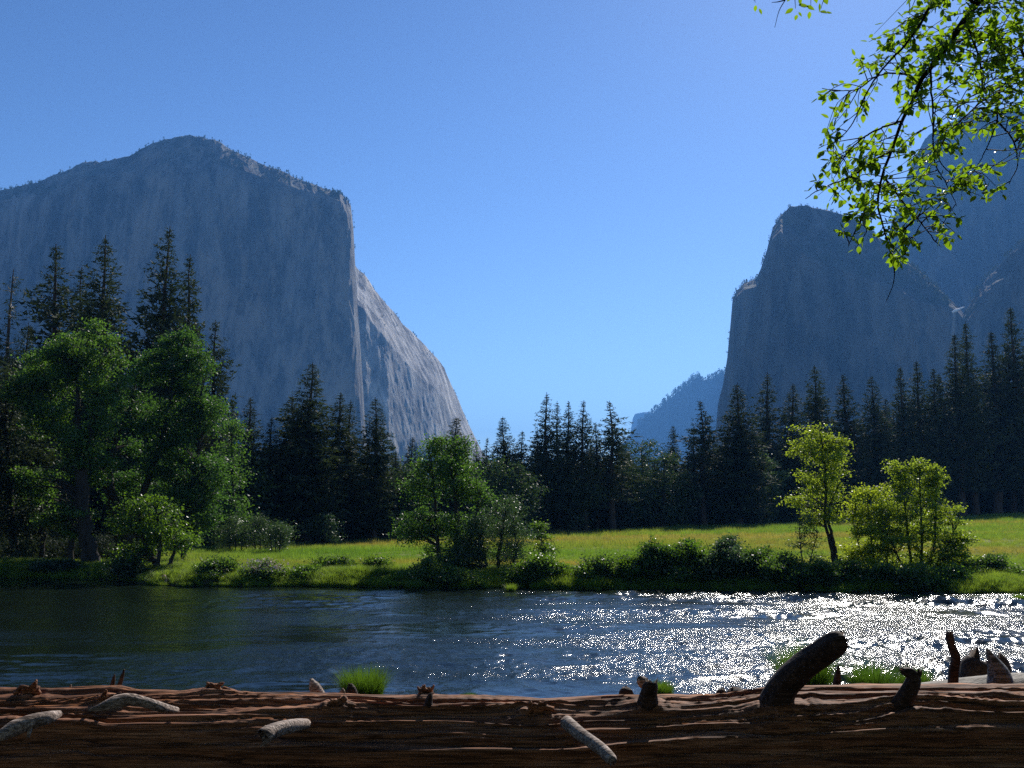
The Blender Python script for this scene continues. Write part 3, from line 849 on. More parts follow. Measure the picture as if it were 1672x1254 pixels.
for i, (x, y, sc_) in enumerate([(-9, 1, .9), (-5, -4, .9), (0, -6.5, 1), (5, -5, .9), (10, -2, .9), (-13, -6, 1.1), (-7, -11, 1.2), (1, -13, 1.3), (8, -12, 1.2), (15, -8, 1.2), (-18, 1, 1), (-3, -19, 1.4), (17, 1, 1), (5, -21, 1.4), (6.6, 1.2, .68), (-6.2, .2, .7), (-1.5, -3.6, 1.1), (3.6, -3.4, 1.05), (-5.5, -3.0, 1.1)]):
    rt = root('oak_tree', (x, y, float(gz(x, y))), 'dense broadleaf tree of the near bank standing behind the fallen log', 'tree', 'broadleaf trees of the near bank')
    rt.scale = (sc_, sc_, sc_); rt.rotation_euler = (0, 0, i * 1.3)
    obj('trunk', BC[i % 2][0], rt); obj('crown', BC[i % 2][1], rt)

for i in range(34):
    px = 395 + i * 39.5 + rr.uniform(-12, 12)
    Y = YT(px) + rr.uniform(2, 9)
    tb = at(px, 0, Y)[0]
    hpx_ = rr.uniform(22, 58)
    zb_ = float(gz(tb, Y))
    pyb = HOR + (EYE[2] - zb_) * F_PX / Y
    conifer('bushy', px, pyb - hpx_, rr.uniform(34, 60), Y, 'low young conifer at the shaded foot of the forest behind the meadow', 'young conifers at the foot of the forest')

# bare snag
sb = at(22, 440, 86)
sg = root('dead_conifer', (sb[0], 86, float(gz(sb[0], 86))), 'nearly bare dead snag with a few broken branches at the far left edge', 'tree')
hS = sb[2] - sg.location[2]
mb = MB(); r = np.random.default_rng(3)
P, R = smooth_path([(0, 0, -.5), (.1, 0, hS * .4), (-.1, 0, hS * .75), (0, 0, hS)], [.32, .24, .13, .03], 24)
mb.add(*tube(P, R, 8, False))
obj('trunk', mb.make('trunk', M['bark'], True), sg)
mb = MB()
need = []
for i in range(46):
    z = hS * r.uniform(.45, .98); a = r.uniform(0, 6.28); L = r.uniform(.6, 2.4) * (1.25 - z / hS)
    p0 = np.array([0, 0, z]); p1 = p0 + np.array([math.cos(a) * L * .6, math.sin(a) * L * .6, r.uniform(-.1, .25)]); p2 = p0 + np.array([math.cos(a) * L, math.sin(a) * L, r.uniform(-.5, .3)])
    P, R = smooth_path([p0, p1, p2], [.05, .035, .012], 6)
    mb.add(*tube(P, R, 4, False))
    if z > hS * .6: need += [p1 + r.normal(size=3) * .25 for _ in range(5)] + [p2 + r.normal(size=3) * .2 for _ in range(7)]
obj('branches', mb.make('branches', M['dead'], True), sg)
Cn = np.array(need); V, Q = leaf_quads(Cn, .34, r, 0, .25)
obj('crown', mesh('crown', V, Q, M['pine']), sg)

# ------------------------------------------------------------------ broadleaf trees and shrubs
def leafy(name, label, cat, Y, base_px, blobs, trunks, mat, nclump, per, lsize, rc, seed, group=None, bark='dbark', flat=.4, asp=.55,
          hollow=.55, droop=0.0, limb=True, zb=None, extra=None, dsc=0.8, strat=0.0):
    """blobs: (px, py, rx, ry[, dY]) in picture measure at distance Y; trunks: lists of (px, py, radius m[, dY])"""
    r = np.random.default_rng(seed)
    k = Y / F_PX
    b0 = at(base_px, HOR + 4 * F_PX / Y, Y)
    z0 = float(gz(b0[0], Y)) if zb is None else zb
    base = np.array([b0[0], Y, z0])
    rt = root(name, base, label, cat, group)
    wood = MB(); skel = []
    for T in trunks:
        pts = [at(t[0], t[1], Y + (t[3] if len(t) > 3 else 0)) for t in T]
        pts[0][2] = min(pts[0][2], z0) - 0.12 if T[0][1] > 800 else pts[0][2]
        P, R = smooth_path(pts, [t[2] for t in T], 6 * len(T))
        P[1:-1] += r.normal(size=P[1:-1].shape) * R[1:-1, None] * .25
        wood.add(*tube(P, R, 8, False))
        skel.append(np.c_[P, R])
    skel = np.concatenate(skel)
    nb_ = []
    for b in blobs:
        e_ = b[4] if len(b) > 4 else 0
        nb_.append((b[0], b[1], b[2] * .78, b[3] * .78, e_))
        for q in range(5):
            a_ = r.uniform(0, 6.28); f_ = r.uniform(.32, .52)
            nb_.append((b[0] + math.cos(a_) * b[2] * r.uniform(.6, .85), b[1] - math.sin(a_) * b[3] * r.uniform(.6, .85), b[2] * f_, b[3] * f_ * .8, e_ + r.normal() * b[2] * k * .5))
    blobs = nb_
    wts = np.array([b[2] * b[3] for b in blobs], float); wts /= wts.sum()
    idx = r.choice(len(blobs), nclump, p=wts)
    C = []
    for i in idx:
        b = blobs[i]
        c = at(b[0], b[1], Y + (b[4] if len(b) > 4 else 0))
        d = unit(r.normal(size=3)) * (hollow + (1 - hollow) * r.random() ** .6)
        d *= 0.82 + .34 * fbm(d[0] * 2 + i, d[2] * 2, d[1] * 2, 2, seed)
        if r.random() < .13: d = d * r.uniform(1.1, 1.6)
        q = c + d * np.array([b[2] * k, b[2] * k * dsc, b[3] * k])
        C.append(q)
    C = np.array(C)
    if strat: C[:, 2] = C[:, 2] * .5 + .5 * (np.round(C[:, 2] / strat) * strat + r.normal(size=len(C)) * strat * .12)
    C[:, 2] = np.maximum(C[:, 2], z0 + .15)
    if limb:
        for q in C[::3] if len(C) > 260 else C:
            dd = np.linalg.norm(skel[:, :3] - (q - np.array([0, 0, .35 * np.linalg.norm(q[:2] - base[:2])])), axis=1)
            s = skel[dd.argmin()]
            L = np.linalg.norm(q - s[:3])
            mid = (s[:3] + q) / 2 + np.array([0, 0, .10 * L]) + r.normal(size=3) * .06 * L
            P, R = smooth_path([s[:3], mid, q], [min(s[3] * .6, .02 + .018 * L), .012 + .008 * L, .008], 6)
            wood.add(*tube(P, R, 4, False))
    obj('trunk' if cat == 'tree' else 'stems', wood.make('trunk', M[bark], True, base), rt)
    n = nclump * per
    Lc = np.repeat(C, per, 0)
    cs = np.repeat(r.uniform(.6, 1.35, nclump), per)[:, None]
    out_ = unit(np.repeat(C - C.mean(0), per, 0)) * np.array([1, 1, 0])
    t = r.random((n, 1))
    off = r.normal(size=(n, 3)) * np.array([1, 1, .55]) * rc * cs * .55 + out_ * rc * cs * (t - .4) * 1.2
    off[:, 2] -= droop * rc * (t[:, 0] ** 2) * 1.5
    Lc = Lc + off
    Lc = Lc[Lc[:, 2] > z0 + .02]
    V, Q = leaf_quads(Lc, lsize, r, flat, asp)
    obj('crown' if cat == 'tree' else 'foliage', mesh('crown', V - base, Q, M[mat]), rt)
    if extra:
        emat, en, esz, zlo = extra
        sel = Lc[Lc[:, 2] > np.quantile(Lc[:, 2], zlo)]
        sel = sel[r.choice(len(sel), min(en, len(sel)), replace=False)] + r.normal(size=(min(en, len(sel)), 3)) * .05 + np.array([0, -.05, .08])
        V, Q = leaf_quads(sel, esz, r, .8, .9)
        obj('blossom', mesh('blossom', V - base, Q, M[emat]), rt, kind='stuff')
    return rt

# the two big cottonwoods and their dark neighbours at the left
leafy('cottonwood_tree', 'big leafy cottonwood with two leaning trunks at the water, left of its twin', 'tree', 62, 148,
      [(112, 575, 34, 26), (160, 534, 9, 12), (138, 548, 14, 12), (172, 556, 14, 16), (190, 590, 12, 16), (152, 585, 36, 34), (62, 585, 18, 16), (88, 568, 14, 12), (204, 622, 9, 18), (100, 620, 60, 55), (168, 662, 36, 50), (75, 690, 48, 40), (140, 740, 50, 50), (60, 790, 36, 40, 1), (105, 850, 44, 34, 1), (40, 640, 30, 34)],
      [[(150, 948, .34), (138, 890, .3), (132, 800, .26), (128, 700, .2), (126, 600, .08)], [(168, 946, .36), (148, 880, .32), (138, 800, .26), (150, 700, .18), (160, 610, .07)],
       [(140, 800, .16), (110, 740, .12), (85, 680, .06)]],
      'cotton', 800, 60, .18, .55, 21, 'cottonwoods leaning over the river', dsc=.75, hollow=.3)
leafy('cottonwood_tree', 'big leafy cottonwood with forked trunk and sunlit right side beside the meadow', 'tree', 66, 215,
      [(298, 548, 14, 18), (276, 556, 14, 14), (252, 580, 14, 14), (318, 566, 12, 16), (336, 600, 10, 18), (292, 585, 30, 24), (262, 610, 42, 36), (232, 612, 14, 16), (310, 610, 38, 50), (235, 665, 42, 45), (290, 680, 60, 55), (330, 690, 34, 60), (260, 760, 65, 60), (325, 770, 42, 55), (300, 840, 55, 45), (345, 830, 26, 50), (220, 800, 40, 55, 1)],
      [[(212, 930, .38), (196, 850, .34), (172, 790, .24), (150, 740, .12)], [(200, 860, .3), (180, 800, .26), (182, 740, .2), (215, 660, .1)], [(205, 880, .28), (235, 800, .24), (270, 700, .18), (285, 600, .08)],
       [(300, 905, .2), (300, 850, .16), (320, 760, .1), (325, 680, .05)]],
      'cotton', 1050, 60, .18, .55, 22, 'cottonwoods leaning over the river', dsc=.75, hollow=.3)
leafy('broadleaf_tree', 'dark shaded broadleaf tree filling the left edge above the river', 'tree', 64, 30,
      [(0, 650, 50, 60), (20, 740, 60, 70), (-10, 830, 60, 60), (40, 870, 40, 45), (-70, 700, 60, 90)], [[(30, 945, .3), (20, 850, .25), (10, 700, .1)], [(62, 945, .2), (70, 860, .18), (60, 780, .08)], [(115, 945, .22), (116, 880, .2), (105, 800, .1)]],
      'pine', 560, 46, .24, .8, 23)  # dark needle material on broad leaves, shade put into the colour
leafy('broadleaf_tree', 'dark broadleaf tree beyond the left edge, only its shaded side branches showing', 'tree', 60, -150,
      [(-120, 640, 90, 90), (-160, 760, 110, 90), (-90, 850, 80, 60)], [[(-150, 945, .3), (-150, 850, .25), (-140, 650, .1)]], 'pine', 380, 55, .25, 1.1, 24)  # leaves coloured dark as needles to paint their shade in
leafy('broadleaf_tree', 'slender green tree right of the cottonwoods with a light leaning trunk', 'tree', 84, 375,
      [(378, 720, 26, 40), (372, 780, 32, 50), (385, 840, 28, 40), (355, 850, 30, 40)], [[(385, 900, .18), (380, 800, .14), (378, 700, .05)]], 'cotton', 210, 50, .22, .8, 25)
leafy('alder_tree', 'small light green alder leaning over the bank above a broken pale stump', 'tree', 57, 270,
      [(245, 830, 48, 20), (225, 860, 46, 20), (270, 865, 42, 20), (285, 885, 40, 15), (205, 855, 22, 16), (235, 895, 42, 14), (215, 910, 22, 10), (300, 882, 22, 10)],
      [[(268, 950, .2), (258, 925, .17), (240, 900, .13), (228, 860, .07)], [(270, 948, .16), (278, 920, .12), (286, 895, .07)], [(256, 922, .12), (262, 880, .1), (255, 830, .05)]],
      'alder', 240, 36, .18, .6, 26, flat=.9, strat=.55, hollow=.3)
leafy('fallen_branch', 'low tangle of broken bleached branches in the water under the small alder', 'branch', 54.2, 285, [(300, 948, 18, 3)],
      [[(268, 944, .14), (285, 944, .11), (302, 950, .07)], [(270, 947, .08), (250, 949, .06), (236, 945, .03)], [(262, 948, .06), (259, 944, .05), (258, 938, .03)], [(280, 944, .06), (296, 947, .04), (304, 953, .02)]],
      'shrub', 3, 4, .1, .2, 27, bark='dead', zb=0.0)
st = root('broken_stump', at(269, 955, 53.6), 'short pale pink broken stump with a dark red side at the water edge', 'stump')
mb = MB(); P, R = smooth_path([(0, 0, -.1), (.0, 0, .15), (-.06, 0, .38), (-.08, 0, .52)], [.17, .15, .14, .07], 12)
mb.add(*tube(P, R, 12, True, .3, 8, 4))
obj('wood', mb.make('wood', pmat('pink dead wood', [(0.42, (0.22, 0.03, 0.04)), (0.55, (0.6, 0.42, 0.38))], (1, 1, .6), 3, 3, .7), True), st)

# streamside group in the middle
leafy('alder_tree', 'tall drooping alder with layered light sprays at the middle of the far bank', 'tree', 56, 735,
      [(705, 745, 36, 26), (750, 735, 28, 26), (730, 770, 48, 28), (690, 800, 38, 22), (750, 800, 38, 25), (700, 845, 46, 22), (680, 870, 36, 14), (750, 850, 48, 30), (735, 900, 40, 30), (715, 925, 34, 22), (788, 815, 22, 16), (668, 860, 18, 14), (715, 716, 12, 16)],
      [[(722, 950, .14), (716, 900, .12), (712, 840, .09), (705, 760, .04)], [(750, 952, .15), (748, 880, .13), (742, 800, .1), (728, 715, .04)], [(752, 900, .08), (775, 850, .06), (785, 810, .03)]],
      'cotton', 700, 38, .15, .5, 31, flat=.7, droop=.6, strat=.6, hollow=.2)
leafy('willow_bush', 'round grey green willow bush beside the drooping alder', 'bush', 55, 812,
      [(822, 848, 34, 38), (805, 890, 45, 45), (775, 885, 36, 45), (840, 885, 20, 40), (760, 925, 50, 28), (820, 925, 36, 26)],
      [[(812, 955, .12), (815, 900, .09), (825, 840, .04)], [(800, 955, .1), (790, 900, .08), (775, 860, .04)], [(830, 955, .08), (842, 900, .06), (838, 850, .03)]],
      'willow', 430, 52, .13, .5, 32, asp=.35)
leafy('sapling', 'small layered sapling standing right of the grey green willow', 'tree', 57, 888,
      [(882, 862, 10, 12), (885, 878, 22, 5), (885, 892, 26, 6), (880, 912, 30, 10)], [[(888, 945, .05), (886, 900, .04), (881, 846, .01)], [(888, 915, .03), (905, 900, .02), (922, 893, .008)]],
      'alder', 90, 26, .15, .35, 33, flat=.9, strat=.35, hollow=.1)
# right side
leafy('alder_tree', 'bright yellow green tree with a forked leaning trunk on the right of the far bank', 'tree', 54, 1360,
      [(1338, 712, 30, 20), (1318, 735, 28, 20), (1362, 735, 28, 20), (1340, 755, 38, 18), (1375, 772, 26, 10), (1325, 785, 32, 18), (1360, 800, 28, 18), (1316, 815, 26, 16), (1345, 840, 30, 22), (1303, 700, 10, 6)],
      [[(1370, 962, .11), (1358, 900, .095), (1348, 850, .08), (1348, 780, .06), (1340, 705, .03)], [(1372, 955, .13), (1362, 890, .1), (1352, 840, .07), (1370, 790, .04)]],
      'lime', 330, 30, .14, .38, 34, flat=.6, hollow=.25)
leafy('willow_bush', 'wispy grey shrub with thin stems left of the forked riverside trunk', 'bush', 52.8, 1318,
      [(1312, 850, 18, 22), (1330, 880, 18, 18), (1305, 890, 18, 18), (1325, 920, 26, 20)], [[(1318, 962, .04), (1322, 920, .03), (1335, 870, .012)], [(1322, 962, .04), (1308, 900, .03), (1304, 835, .01)]],
      'willow', 90, 26, .12, .35, 35, asp=.35)
leafy('willow_tree', 'low yellow green willow between the forked tree and the widest light green one', 'tree', 54, 1430,
      [(1415, 805, 34, 22), (1440, 835, 36, 28), (1405, 850, 34, 28), (1440, 885, 44, 30), (1400, 905, 36, 30), (1455, 925, 40, 22)],
      [[(1438, 962, .07), (1425, 900, .06), (1415, 800, .02)], [(1445, 962, .07), (1450, 890, .05), (1455, 820, .02)], [(1428, 962, .06), (1405, 900, .04), (1392, 850, .02)]],
      'lime', 480, 30, .14, .36, 36, flat=.6, hollow=.2)
leafy('willow_tree', 'widest light green many stemmed tree on the far bank, near the right edge', 'tree', 53, 1498,
      [(1500, 772, 22, 22), (1478, 790, 26, 18), (1520, 785, 18, 22), (1458, 765, 8, 14), (1505, 815, 44, 22), (1470, 830, 36, 24), (1540, 835, 30, 18), (1500, 865, 58, 26), (1545, 880, 32, 22), (1455, 880, 30, 26), (1500, 915, 60, 26), (1552, 850, 26, 7), (1560, 925, 28, 18), (1572, 880, 20, 10), (1500, 942, 56, 14), (1556, 905, 26, 20), (1432, 860, 20, 14), (1500, 752, 8, 14), (1528, 768, 10, 14), (1475, 772, 8, 14)],
      [[(1498, 962, .09), (1485, 900, .07), (1478, 830, .05), (1462, 755, .012)], [(1503, 962, .09), (1505, 880, .07), (1502, 800, .04), (1500, 745, .01)], [(1508, 962, .08), (1525, 890, .06), (1528, 800, .03), (1532, 765, .01)],
       [(1510, 955, .06), (1540, 900, .045), (1568, 850, .015)], [(1494, 958, .06), (1462, 900, .04), (1442, 850, .015)]],
      'lime', 900, 30, .14, .34, 37, flat=.6, hollow=.05, strat=.4)

# round broadleaf trees of the forest edge
forest_bl = [
 (1048, 705, 46, 150, 'round topped oak on the left of the dark oaks below the hazy ridge', 62),
 (1080, 735, 42, 148, 'middle oak of the dark oaks in front of the hazy ridge', 55),
 (1012, 722, 38, 144, 'oak crowded against the ragged pine of the middle clump', 50),
 (1105, 775, 34, 150, 'short oak under the small lone fir', 36),
 (1245, 738, 38, 160, 'pale grey green oak right of the dense dark fir, in front of the forest', 60),
 (1222, 790, 30, 160, 'low oak left of the pale grey green oak', 40),
 (800, 742, 34, 118, 'green broadleaf tree just behind the grey green willow', 55),
 (845, 752, 34, 120, 'green broadleaf tree under the sparse conifer at the sky gap', 55),
 (770, 760, 26, 116, 'green broadleaf tree half behind the drooping alder', 40),
 (668, 760, 30, 108, 'broadleaf tree left of the drooping alder at the meadow edge', 45),
 (530, 838, 24, 92, 'low round olive bush in front of the dense tall fir', 16),
 (935, 770, 34, 134, 'dark oak under the middle spires', 50),
 (1165, 760, 28, 155, 'dark oak below the sparse crooked pine', 45),
 (400, 740, 28, 94, 'green broadleaf tree left of the thin pointed conifers', 60),
]
for i, (px, pt, rp, Y, lab, hh) in enumerate(forest_bl):
    by = HOR + (4 - float(gz((px - CX) / F_PX * Y, Y))) * F_PX / Y
    hpx = by - pt
    rb = random.Random(i)
    bl = [(px, pt + hpx * .22, rp * .7, hpx * .2), (px - rp * .4, pt + hpx * .42, rp * .75, hpx * .22), (px + rp * .45, pt + hpx * .4, rp * .65, hpx * .2), (px, pt + hpx * .65, rp * .95, hpx * .25), (px + rb.uniform(-.3, .3) * rp, pt + hpx * .82, rp * .8, hpx * .15)]
    leafy('oak_tree' if hh > 20 else 'round_bush', lab, 'tree' if hh > 20 else 'bush', Y, px, bl,
          [[(px, by, .3), (px + rb.uniform(-6, 6), pt + hpx * .6, .22), (px + rb.uniform(-8, 8), pt + hpx * .15, .06)], [(px + 2, pt + hpx * .75, .18), (px + rp * .5, pt + hpx * .4, .06)], [(px - 1, pt + hpx * .7, .18), (px - rp * .5, pt + hpx * .4, .06)]],
          'willow' if i == 4 else 'oak', 130 if hh > 20 else 80, 44, .34 if hh > 20 else .2, 1.15 if hh > 20 else .6, 50 + i, 'round broadleaf trees at the forest edge')

# shrubs of the bank: (px, py centre, rx, ry, dY behind the shore, material, label)
shrubs = [
 (350, 925, 32, 18, 1.5, 'shrub', 'dark green bush left of the pale flowering bush on the bank'),
 (435, 932, 36, 15, 1.2, 'shrub', 'bush covered in pale pink white blossom on the far bank'),
 (498, 938, 28, 14, 1.0, 'alder', 'yellow green bush just right of the flowering bush'),
 (545, 920, 30, 13, 4.0, 'shrub', 'low dark bush in the grass above the yellow green one'),
 (612, 918, 16, 10, 4.5, 'shrub', 'very small bush alone in the grass left of the drooping alder'),
 (700, 935, 34, 20, .8, 'shrub', 'dark bush under the left side of the drooping alder'),
 (745, 942, 34, 14, .5, 'shrub', 'dark bush at the waterline under the drooping alder'),
 (885, 925, 30, 24, 1.0, 'alder', 'bright bush around the foot of the layered sapling'),
 (860, 940, 26, 16, .6, 'shrub', 'dark bush between the willow and the layered sapling'),
 (975, 928, 28, 22, 1.2, 'shrub', 'dark rounded bush on the bank where the glittering water begins'),
 (925, 938, 20, 12, 1.8, 'shrub', 'small dark bush between the sapling and the dark rounded bush'),
 (1030, 928, 30, 22, 1.2, 'alder', 'low leafy bush left end of the long bank thicket'),
 (1075, 915, 34, 30, 1.3, 'alder', 'brighter green bush of the long bank thicket'),
 (1125, 918, 34, 34, 1.2, 'alder', 'bush in the middle of the long bank thicket, tall at its left'),
 (1180, 912, 36, 38, 1.3, 'willow', 'tallest bush of the long bank thicket'),
 (1230, 922, 34, 32, 1.2, 'shrub', 'olive bush right of the tallest one in the bank thicket'),
 (1275, 930, 34, 28, 1.1, 'shrub', 'dark bush toward the right end of the bank thicket'),
 (1330, 938, 34, 22, .8, 'shrub', 'dark bush at the foot of the wispy grey shrub'),
 (1385, 938, 34, 24, 1.0, 'shrub', 'dark bush behind the foot of the forked riverside trunk'),
 (1440, 942, 34, 20, .9, 'shrub', 'dark bush under the low yellow green willow'),
 (1500, 942, 34, 20, .9, 'shrub', 'dark bush under the widest light green tree'),
 (1612, 922, 34, 16, 5.0, 'shrub', 'dark green bush in the meadow at the right edge'),
 (1555, 938, 22, 14, 2.0, 'alder', 'small bush at the water right of the widest light green tree'),
 (1655, 940, 22, 10, 3.5, 'shrub', 'low bush behind the grassy islet at the right edge'),
 (385, 870, 26, 26, 26, 'willow', 'grey green young pine thicket left of the meadow corner'),
 (425, 868, 22, 28, 27, 'oak', 'dark young pine thicket in the middle of the meadow corner'),
 (450, 872, 18, 22, 24, 'willow', 'feathery young pine thicket right beside the open meadow'),
 (205, 925, 30, 14, 1.5, 'oak', 'shaded bush at the foot of the forked cottonwood'),
 (90, 925, 34, 12, 1.5, 'oak', 'shaded low bush on the bank below the dark left trees'),
 (10, 905, 40, 24, 9, 'pine', 'dark undergrowth bush at the very left edge of the bank'),
 (65, 900, 34, 26, 10, 'pine', 'dark undergrowth bush between the leftmost thin trunks'),
 (112, 902, 30, 24, 11, 'pine', 'dark undergrowth bush left of the leaning cottonwood trunks'),
 (160, 898, 32, 26, 12, 'pine', 'dark undergrowth bush right behind the leaning cottonwood trunks'),
 (212, 902, 30, 22, 13, 'pine', 'dark undergrowth bush behind the small leaning alder'),
 (1190, 848, 14, 9, 108, 'willow', 'tiny pale conical bush at the far meadow edge under the dense dark fir'),
 (1243, 850, 12, 10, 110, 'willow', 'tiny pale bush at the far meadow edge right of the first tiny one'),
]
for i, (px, py, rx, ry, dY, mt, lab) in enumerate(shrubs):
    x_ = (px - CX) / F_PX * 52
    Y = float(shore(x_)) + dY
    far = dY > 20 or mt == 'pine'
    leafy('shrub', lab, 'bush', Y, px, [(px, py, rx, ry), (px - rx * .5, py + ry * .35, rx * .6, ry * .7), (px + rx * .5, py + ry * .3, rx * .6, ry * .7), (px + rx * .1, py - ry * .4, rx * .5, ry * .55)],
          [[(px + s * rx * .3, py + ry + 8, .04), (px + s * rx * .5, py, .03), (px + s * rx * .8, py - ry * .8, .01)] for s in (-1, 0, 1)],
          mt, int(40 + rx * ry * .16), 40, .15 if not far else .2, .38 if not far else .6, 100 + i, 'shrubs along the far bank', hollow=.35, dsc=.9,
          asp=.5 if not far else .2, flat=.4 if not far else 0, extra=('blossom', 620, .13, .45) if i == 1 else None)

# ------------------------------------------------------------------ grass
def tuft_mesh(name, seed, n, h, spread, wd, mat, lean=.5, segs=3):
    r = np.random.default_rng(seed)
    a = r.uniform(0, 6.283, n); rad = spread * np.sqrt(r.random(n)) * .6
    bx, by = np.cos(a) * rad, np.sin(a) * rad
    la = a + r.normal(size=n) * .7
    hh = h * r.uniform(.55, 1.15, n); ln = lean * hh * r.uniform(.2, 1.2, n) * (0.35 + rad / max(spread, 1e-3))
    pa = la + 1.57 + r.normal(size=n) * .5
    V, Q = [], []
    ts = np.linspace(0, 1, segs + 1)
    L = []
    for t in ts:
        x = bx + np.cos(la) * ln * t ** 1.8 * 1.3; y = by + np.sin(la) * ln * t ** 1.8 * 1.3
        z = hh * (t - .28 * t ** 3 * (ln / hh).clip(0, 1.5)) - .03
        w_ = wd * (1 - t * .92)
        L.append(np.stack([x - np.cos(pa) * w_, y - np.sin(pa) * w_, z], 1)); L.append(np.stack([x + np.cos(pa) * w_, y + np.sin(pa) * w_, z], 1))
    A = np.stack(L, 1)     # n x 2(s+1) x 3
    m_ = 2 * (segs + 1)
    base = np.arange(n)[:, None] * m_
    for s in range(segs):
        Q.append(np.stack([base[:, 0] + 2 * s, base[:, 0] + 2 * s + 1, base[:, 0] + 2 * s + 3, base[:, 0] + 2 * s + 2], 1))
    return mesh(name, A.reshape(-1, 3), np.concatenate(Q), mat)

def scatter(name, pts, scl, tufts):
    """a stuff object: points on the ground, a tuft instanced on each by geometry nodes"""
    me = bpy.data.meshes.new(name)
    me.vertices.add(len(pts)); me.vertices.foreach_set('co', np.asarray(pts, np.float32).ravel())
    at_ = me.attributes.new('sc', 'FLOAT', 'POINT'); at_.data.foreach_set('value', np.asarray(scl, np.float32))
    rot = me.attributes.new('rz', 'FLOAT_VECTOR', 'POINT')
    rv = np.zeros((len(pts), 3), np.float32); rv[:, 2] = rng.uniform(0, 6.28, len(pts)); rot.data.foreach_set('vector', rv.ravel())
    o = obj(name, me, kind='stuff')
    ng = bpy.data.node_groups.new(name, 'GeometryNodeTree')
    ng.interface.new_socket('Geometry', in_out='INPUT', socket_type='NodeSocketGeometry')
    ng.interface.new_socket('Geometry', in_out='OUTPUT', socket_type='NodeSocketGeometry')
    gi = ng.nodes.new('NodeGroupInput'); go = ng.nodes.new('NodeGroupOutput')
    ip = ng.nodes.new('GeometryNodeInstanceOnPoints')
    oi = ng.nodes.new('GeometryNodeObjectInfo'); oi.inputs['Object'].default_value = tufts
    oi.inputs['As Instance'].default_value = True
    na = ng.nodes.new('GeometryNodeInputNamedAttribute'); na.data_type = 'FLOAT'; na.inputs['Name'].default_value = 'sc'
    nb = ng.nodes.new('GeometryNodeInputNamedAttribute'); nb.data_type = 'FLOAT_VECTOR'; nb.inputs['Name'].default_value = 'rz'
    ng.links.new(gi.outputs[0], ip.inputs['Points'])
    ng.links.new(oi.outputs['Geometry'], ip.inputs['Instance'])
    ng.links.new(na.outputs['Attribute'], ip.inputs['Scale'])
    ng.links.new(nb.outputs['Attribute'], ip.inputs['Rotation'])
    ng.links.new(ip.outputs[0], go.inputs[0])
    md = o.modifiers.new('scatter', 'NODES'); md.node_group = ng
    return o

# one real tuft stands in the meadow and is repeated over it
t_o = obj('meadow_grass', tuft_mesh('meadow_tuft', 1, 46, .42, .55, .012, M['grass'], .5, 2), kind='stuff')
t_o.location = (0, 70, float(gz(0, 70)))
t_s = obj('bank_grass', tuft_mesh('bank_tuft', 2, 90, .5, .3, .010, M['bank_grass'], .9, 3), kind='stuff')
t_s.location = (-3, float(shore(-3)) + 1.0, float(gz(-3, float(shore(-3)) + 1.0)))
pts, sc = [], []
n = 42000
Y = 54 + (rng.random(n) ** 1.6) * 190
X = rng.uniform(-1, 1, n) * (Y * .56 + 6)
ok = (Y > shore(X) + .8)
Xm, Ym = X[ok], Y[ok]
ytl = np.array([YT(CX + F_PX * a / b) for a, b in zip(Xm, Ym)])
k2 = Ym < ytl + 8
Xm, Ym = Xm[k2], Ym[k2]
s_ = (0.75 + .5 * fbm(Xm * .15, Ym * .15, 0, 3, 66)) * np.clip(Ym / 75, .8, 1.8) * rng.uniform(.7, 1.3, len(Xm))
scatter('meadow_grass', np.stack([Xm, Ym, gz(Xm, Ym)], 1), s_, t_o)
n = 8200
X = rng.uniform(-40, 40, n); d = rng.random(n) ** 1.5 * 4.5 - .1
Y = shore(X) + d
s_ = (0.55 + .6 * np.clip(fbm(X * .5, Y * .5, 0, 2, 67) + .3, 0, 1)) * rng.uniform(.7, 1.2, n)
scatter('bank_grass', np.stack([X, Y, np.maximum(gz(X, Y), -.05)], 1), s_, t_s)

# sedge tussocks
def tussock(px, py_base, wpx, hpx, Y, label, group, seed, dense=900):
    p = at(px, py_base, Y)
    s = wpx / 2 * Y / F_PX
    h = hpx * Y / F_PX
    gv = float(gz(p[0], Y))
    z = gv if Y < 20 else max(gv, -.05)
    if Y < 20: h = at(px, py_base - hpx, Y)[2] - gv
    rt = root('sedge_tussock', (p[0], Y, z), label, 'grass tuft', group)
    obj('blades', tuft_mesh('blades', seed, int(dense * (2 if Y < 20 else 1)), h * 1.05, s * (1.1 if Y < 20 else .95), .0026 if Y < 20 else .012, M['sedge_near' if Y < 20 else 'sedge'], .45 if Y < 20 else .75, 4), rt)
    mb = MB()
    u_, v_ = np.meshgrid(np.linspace(0, 6.283, 13)[:-1], np.linspace(0, 1.45, 5))
    hr = h * .42
    Vv = np.stack([np.cos(u_) * np.cos(v_) * s * .72, np.sin(u_) * np.cos(v_) * s * .72, np.sin(v_) * hr - .03 - (v_ < .01) * .15], -1) * (1 + .12 * vn(u_ * 2, v_ * 3, 0, seed))[..., None]
    i = np.arange(4)[:, None] * 12; j = np.arange(12)[None]
    mb.add(Vv.reshape(-1, 3), Q=np.stack([i + j, i + (j + 1) % 12, i + 12 + (j + 1) % 12, i + 12 + j], -1).reshape(-1, 4))
    obj('root_mound', mb.make('root_mound', M['mound'], True), rt)
M['mound'] = pmat('root mound', [(.3, (.02, .018, .01)), (.7, (.06, .055, .025))], (1, 1, 1), 12, 4, .95)
GT = 'grass tussocks along the far waterline'
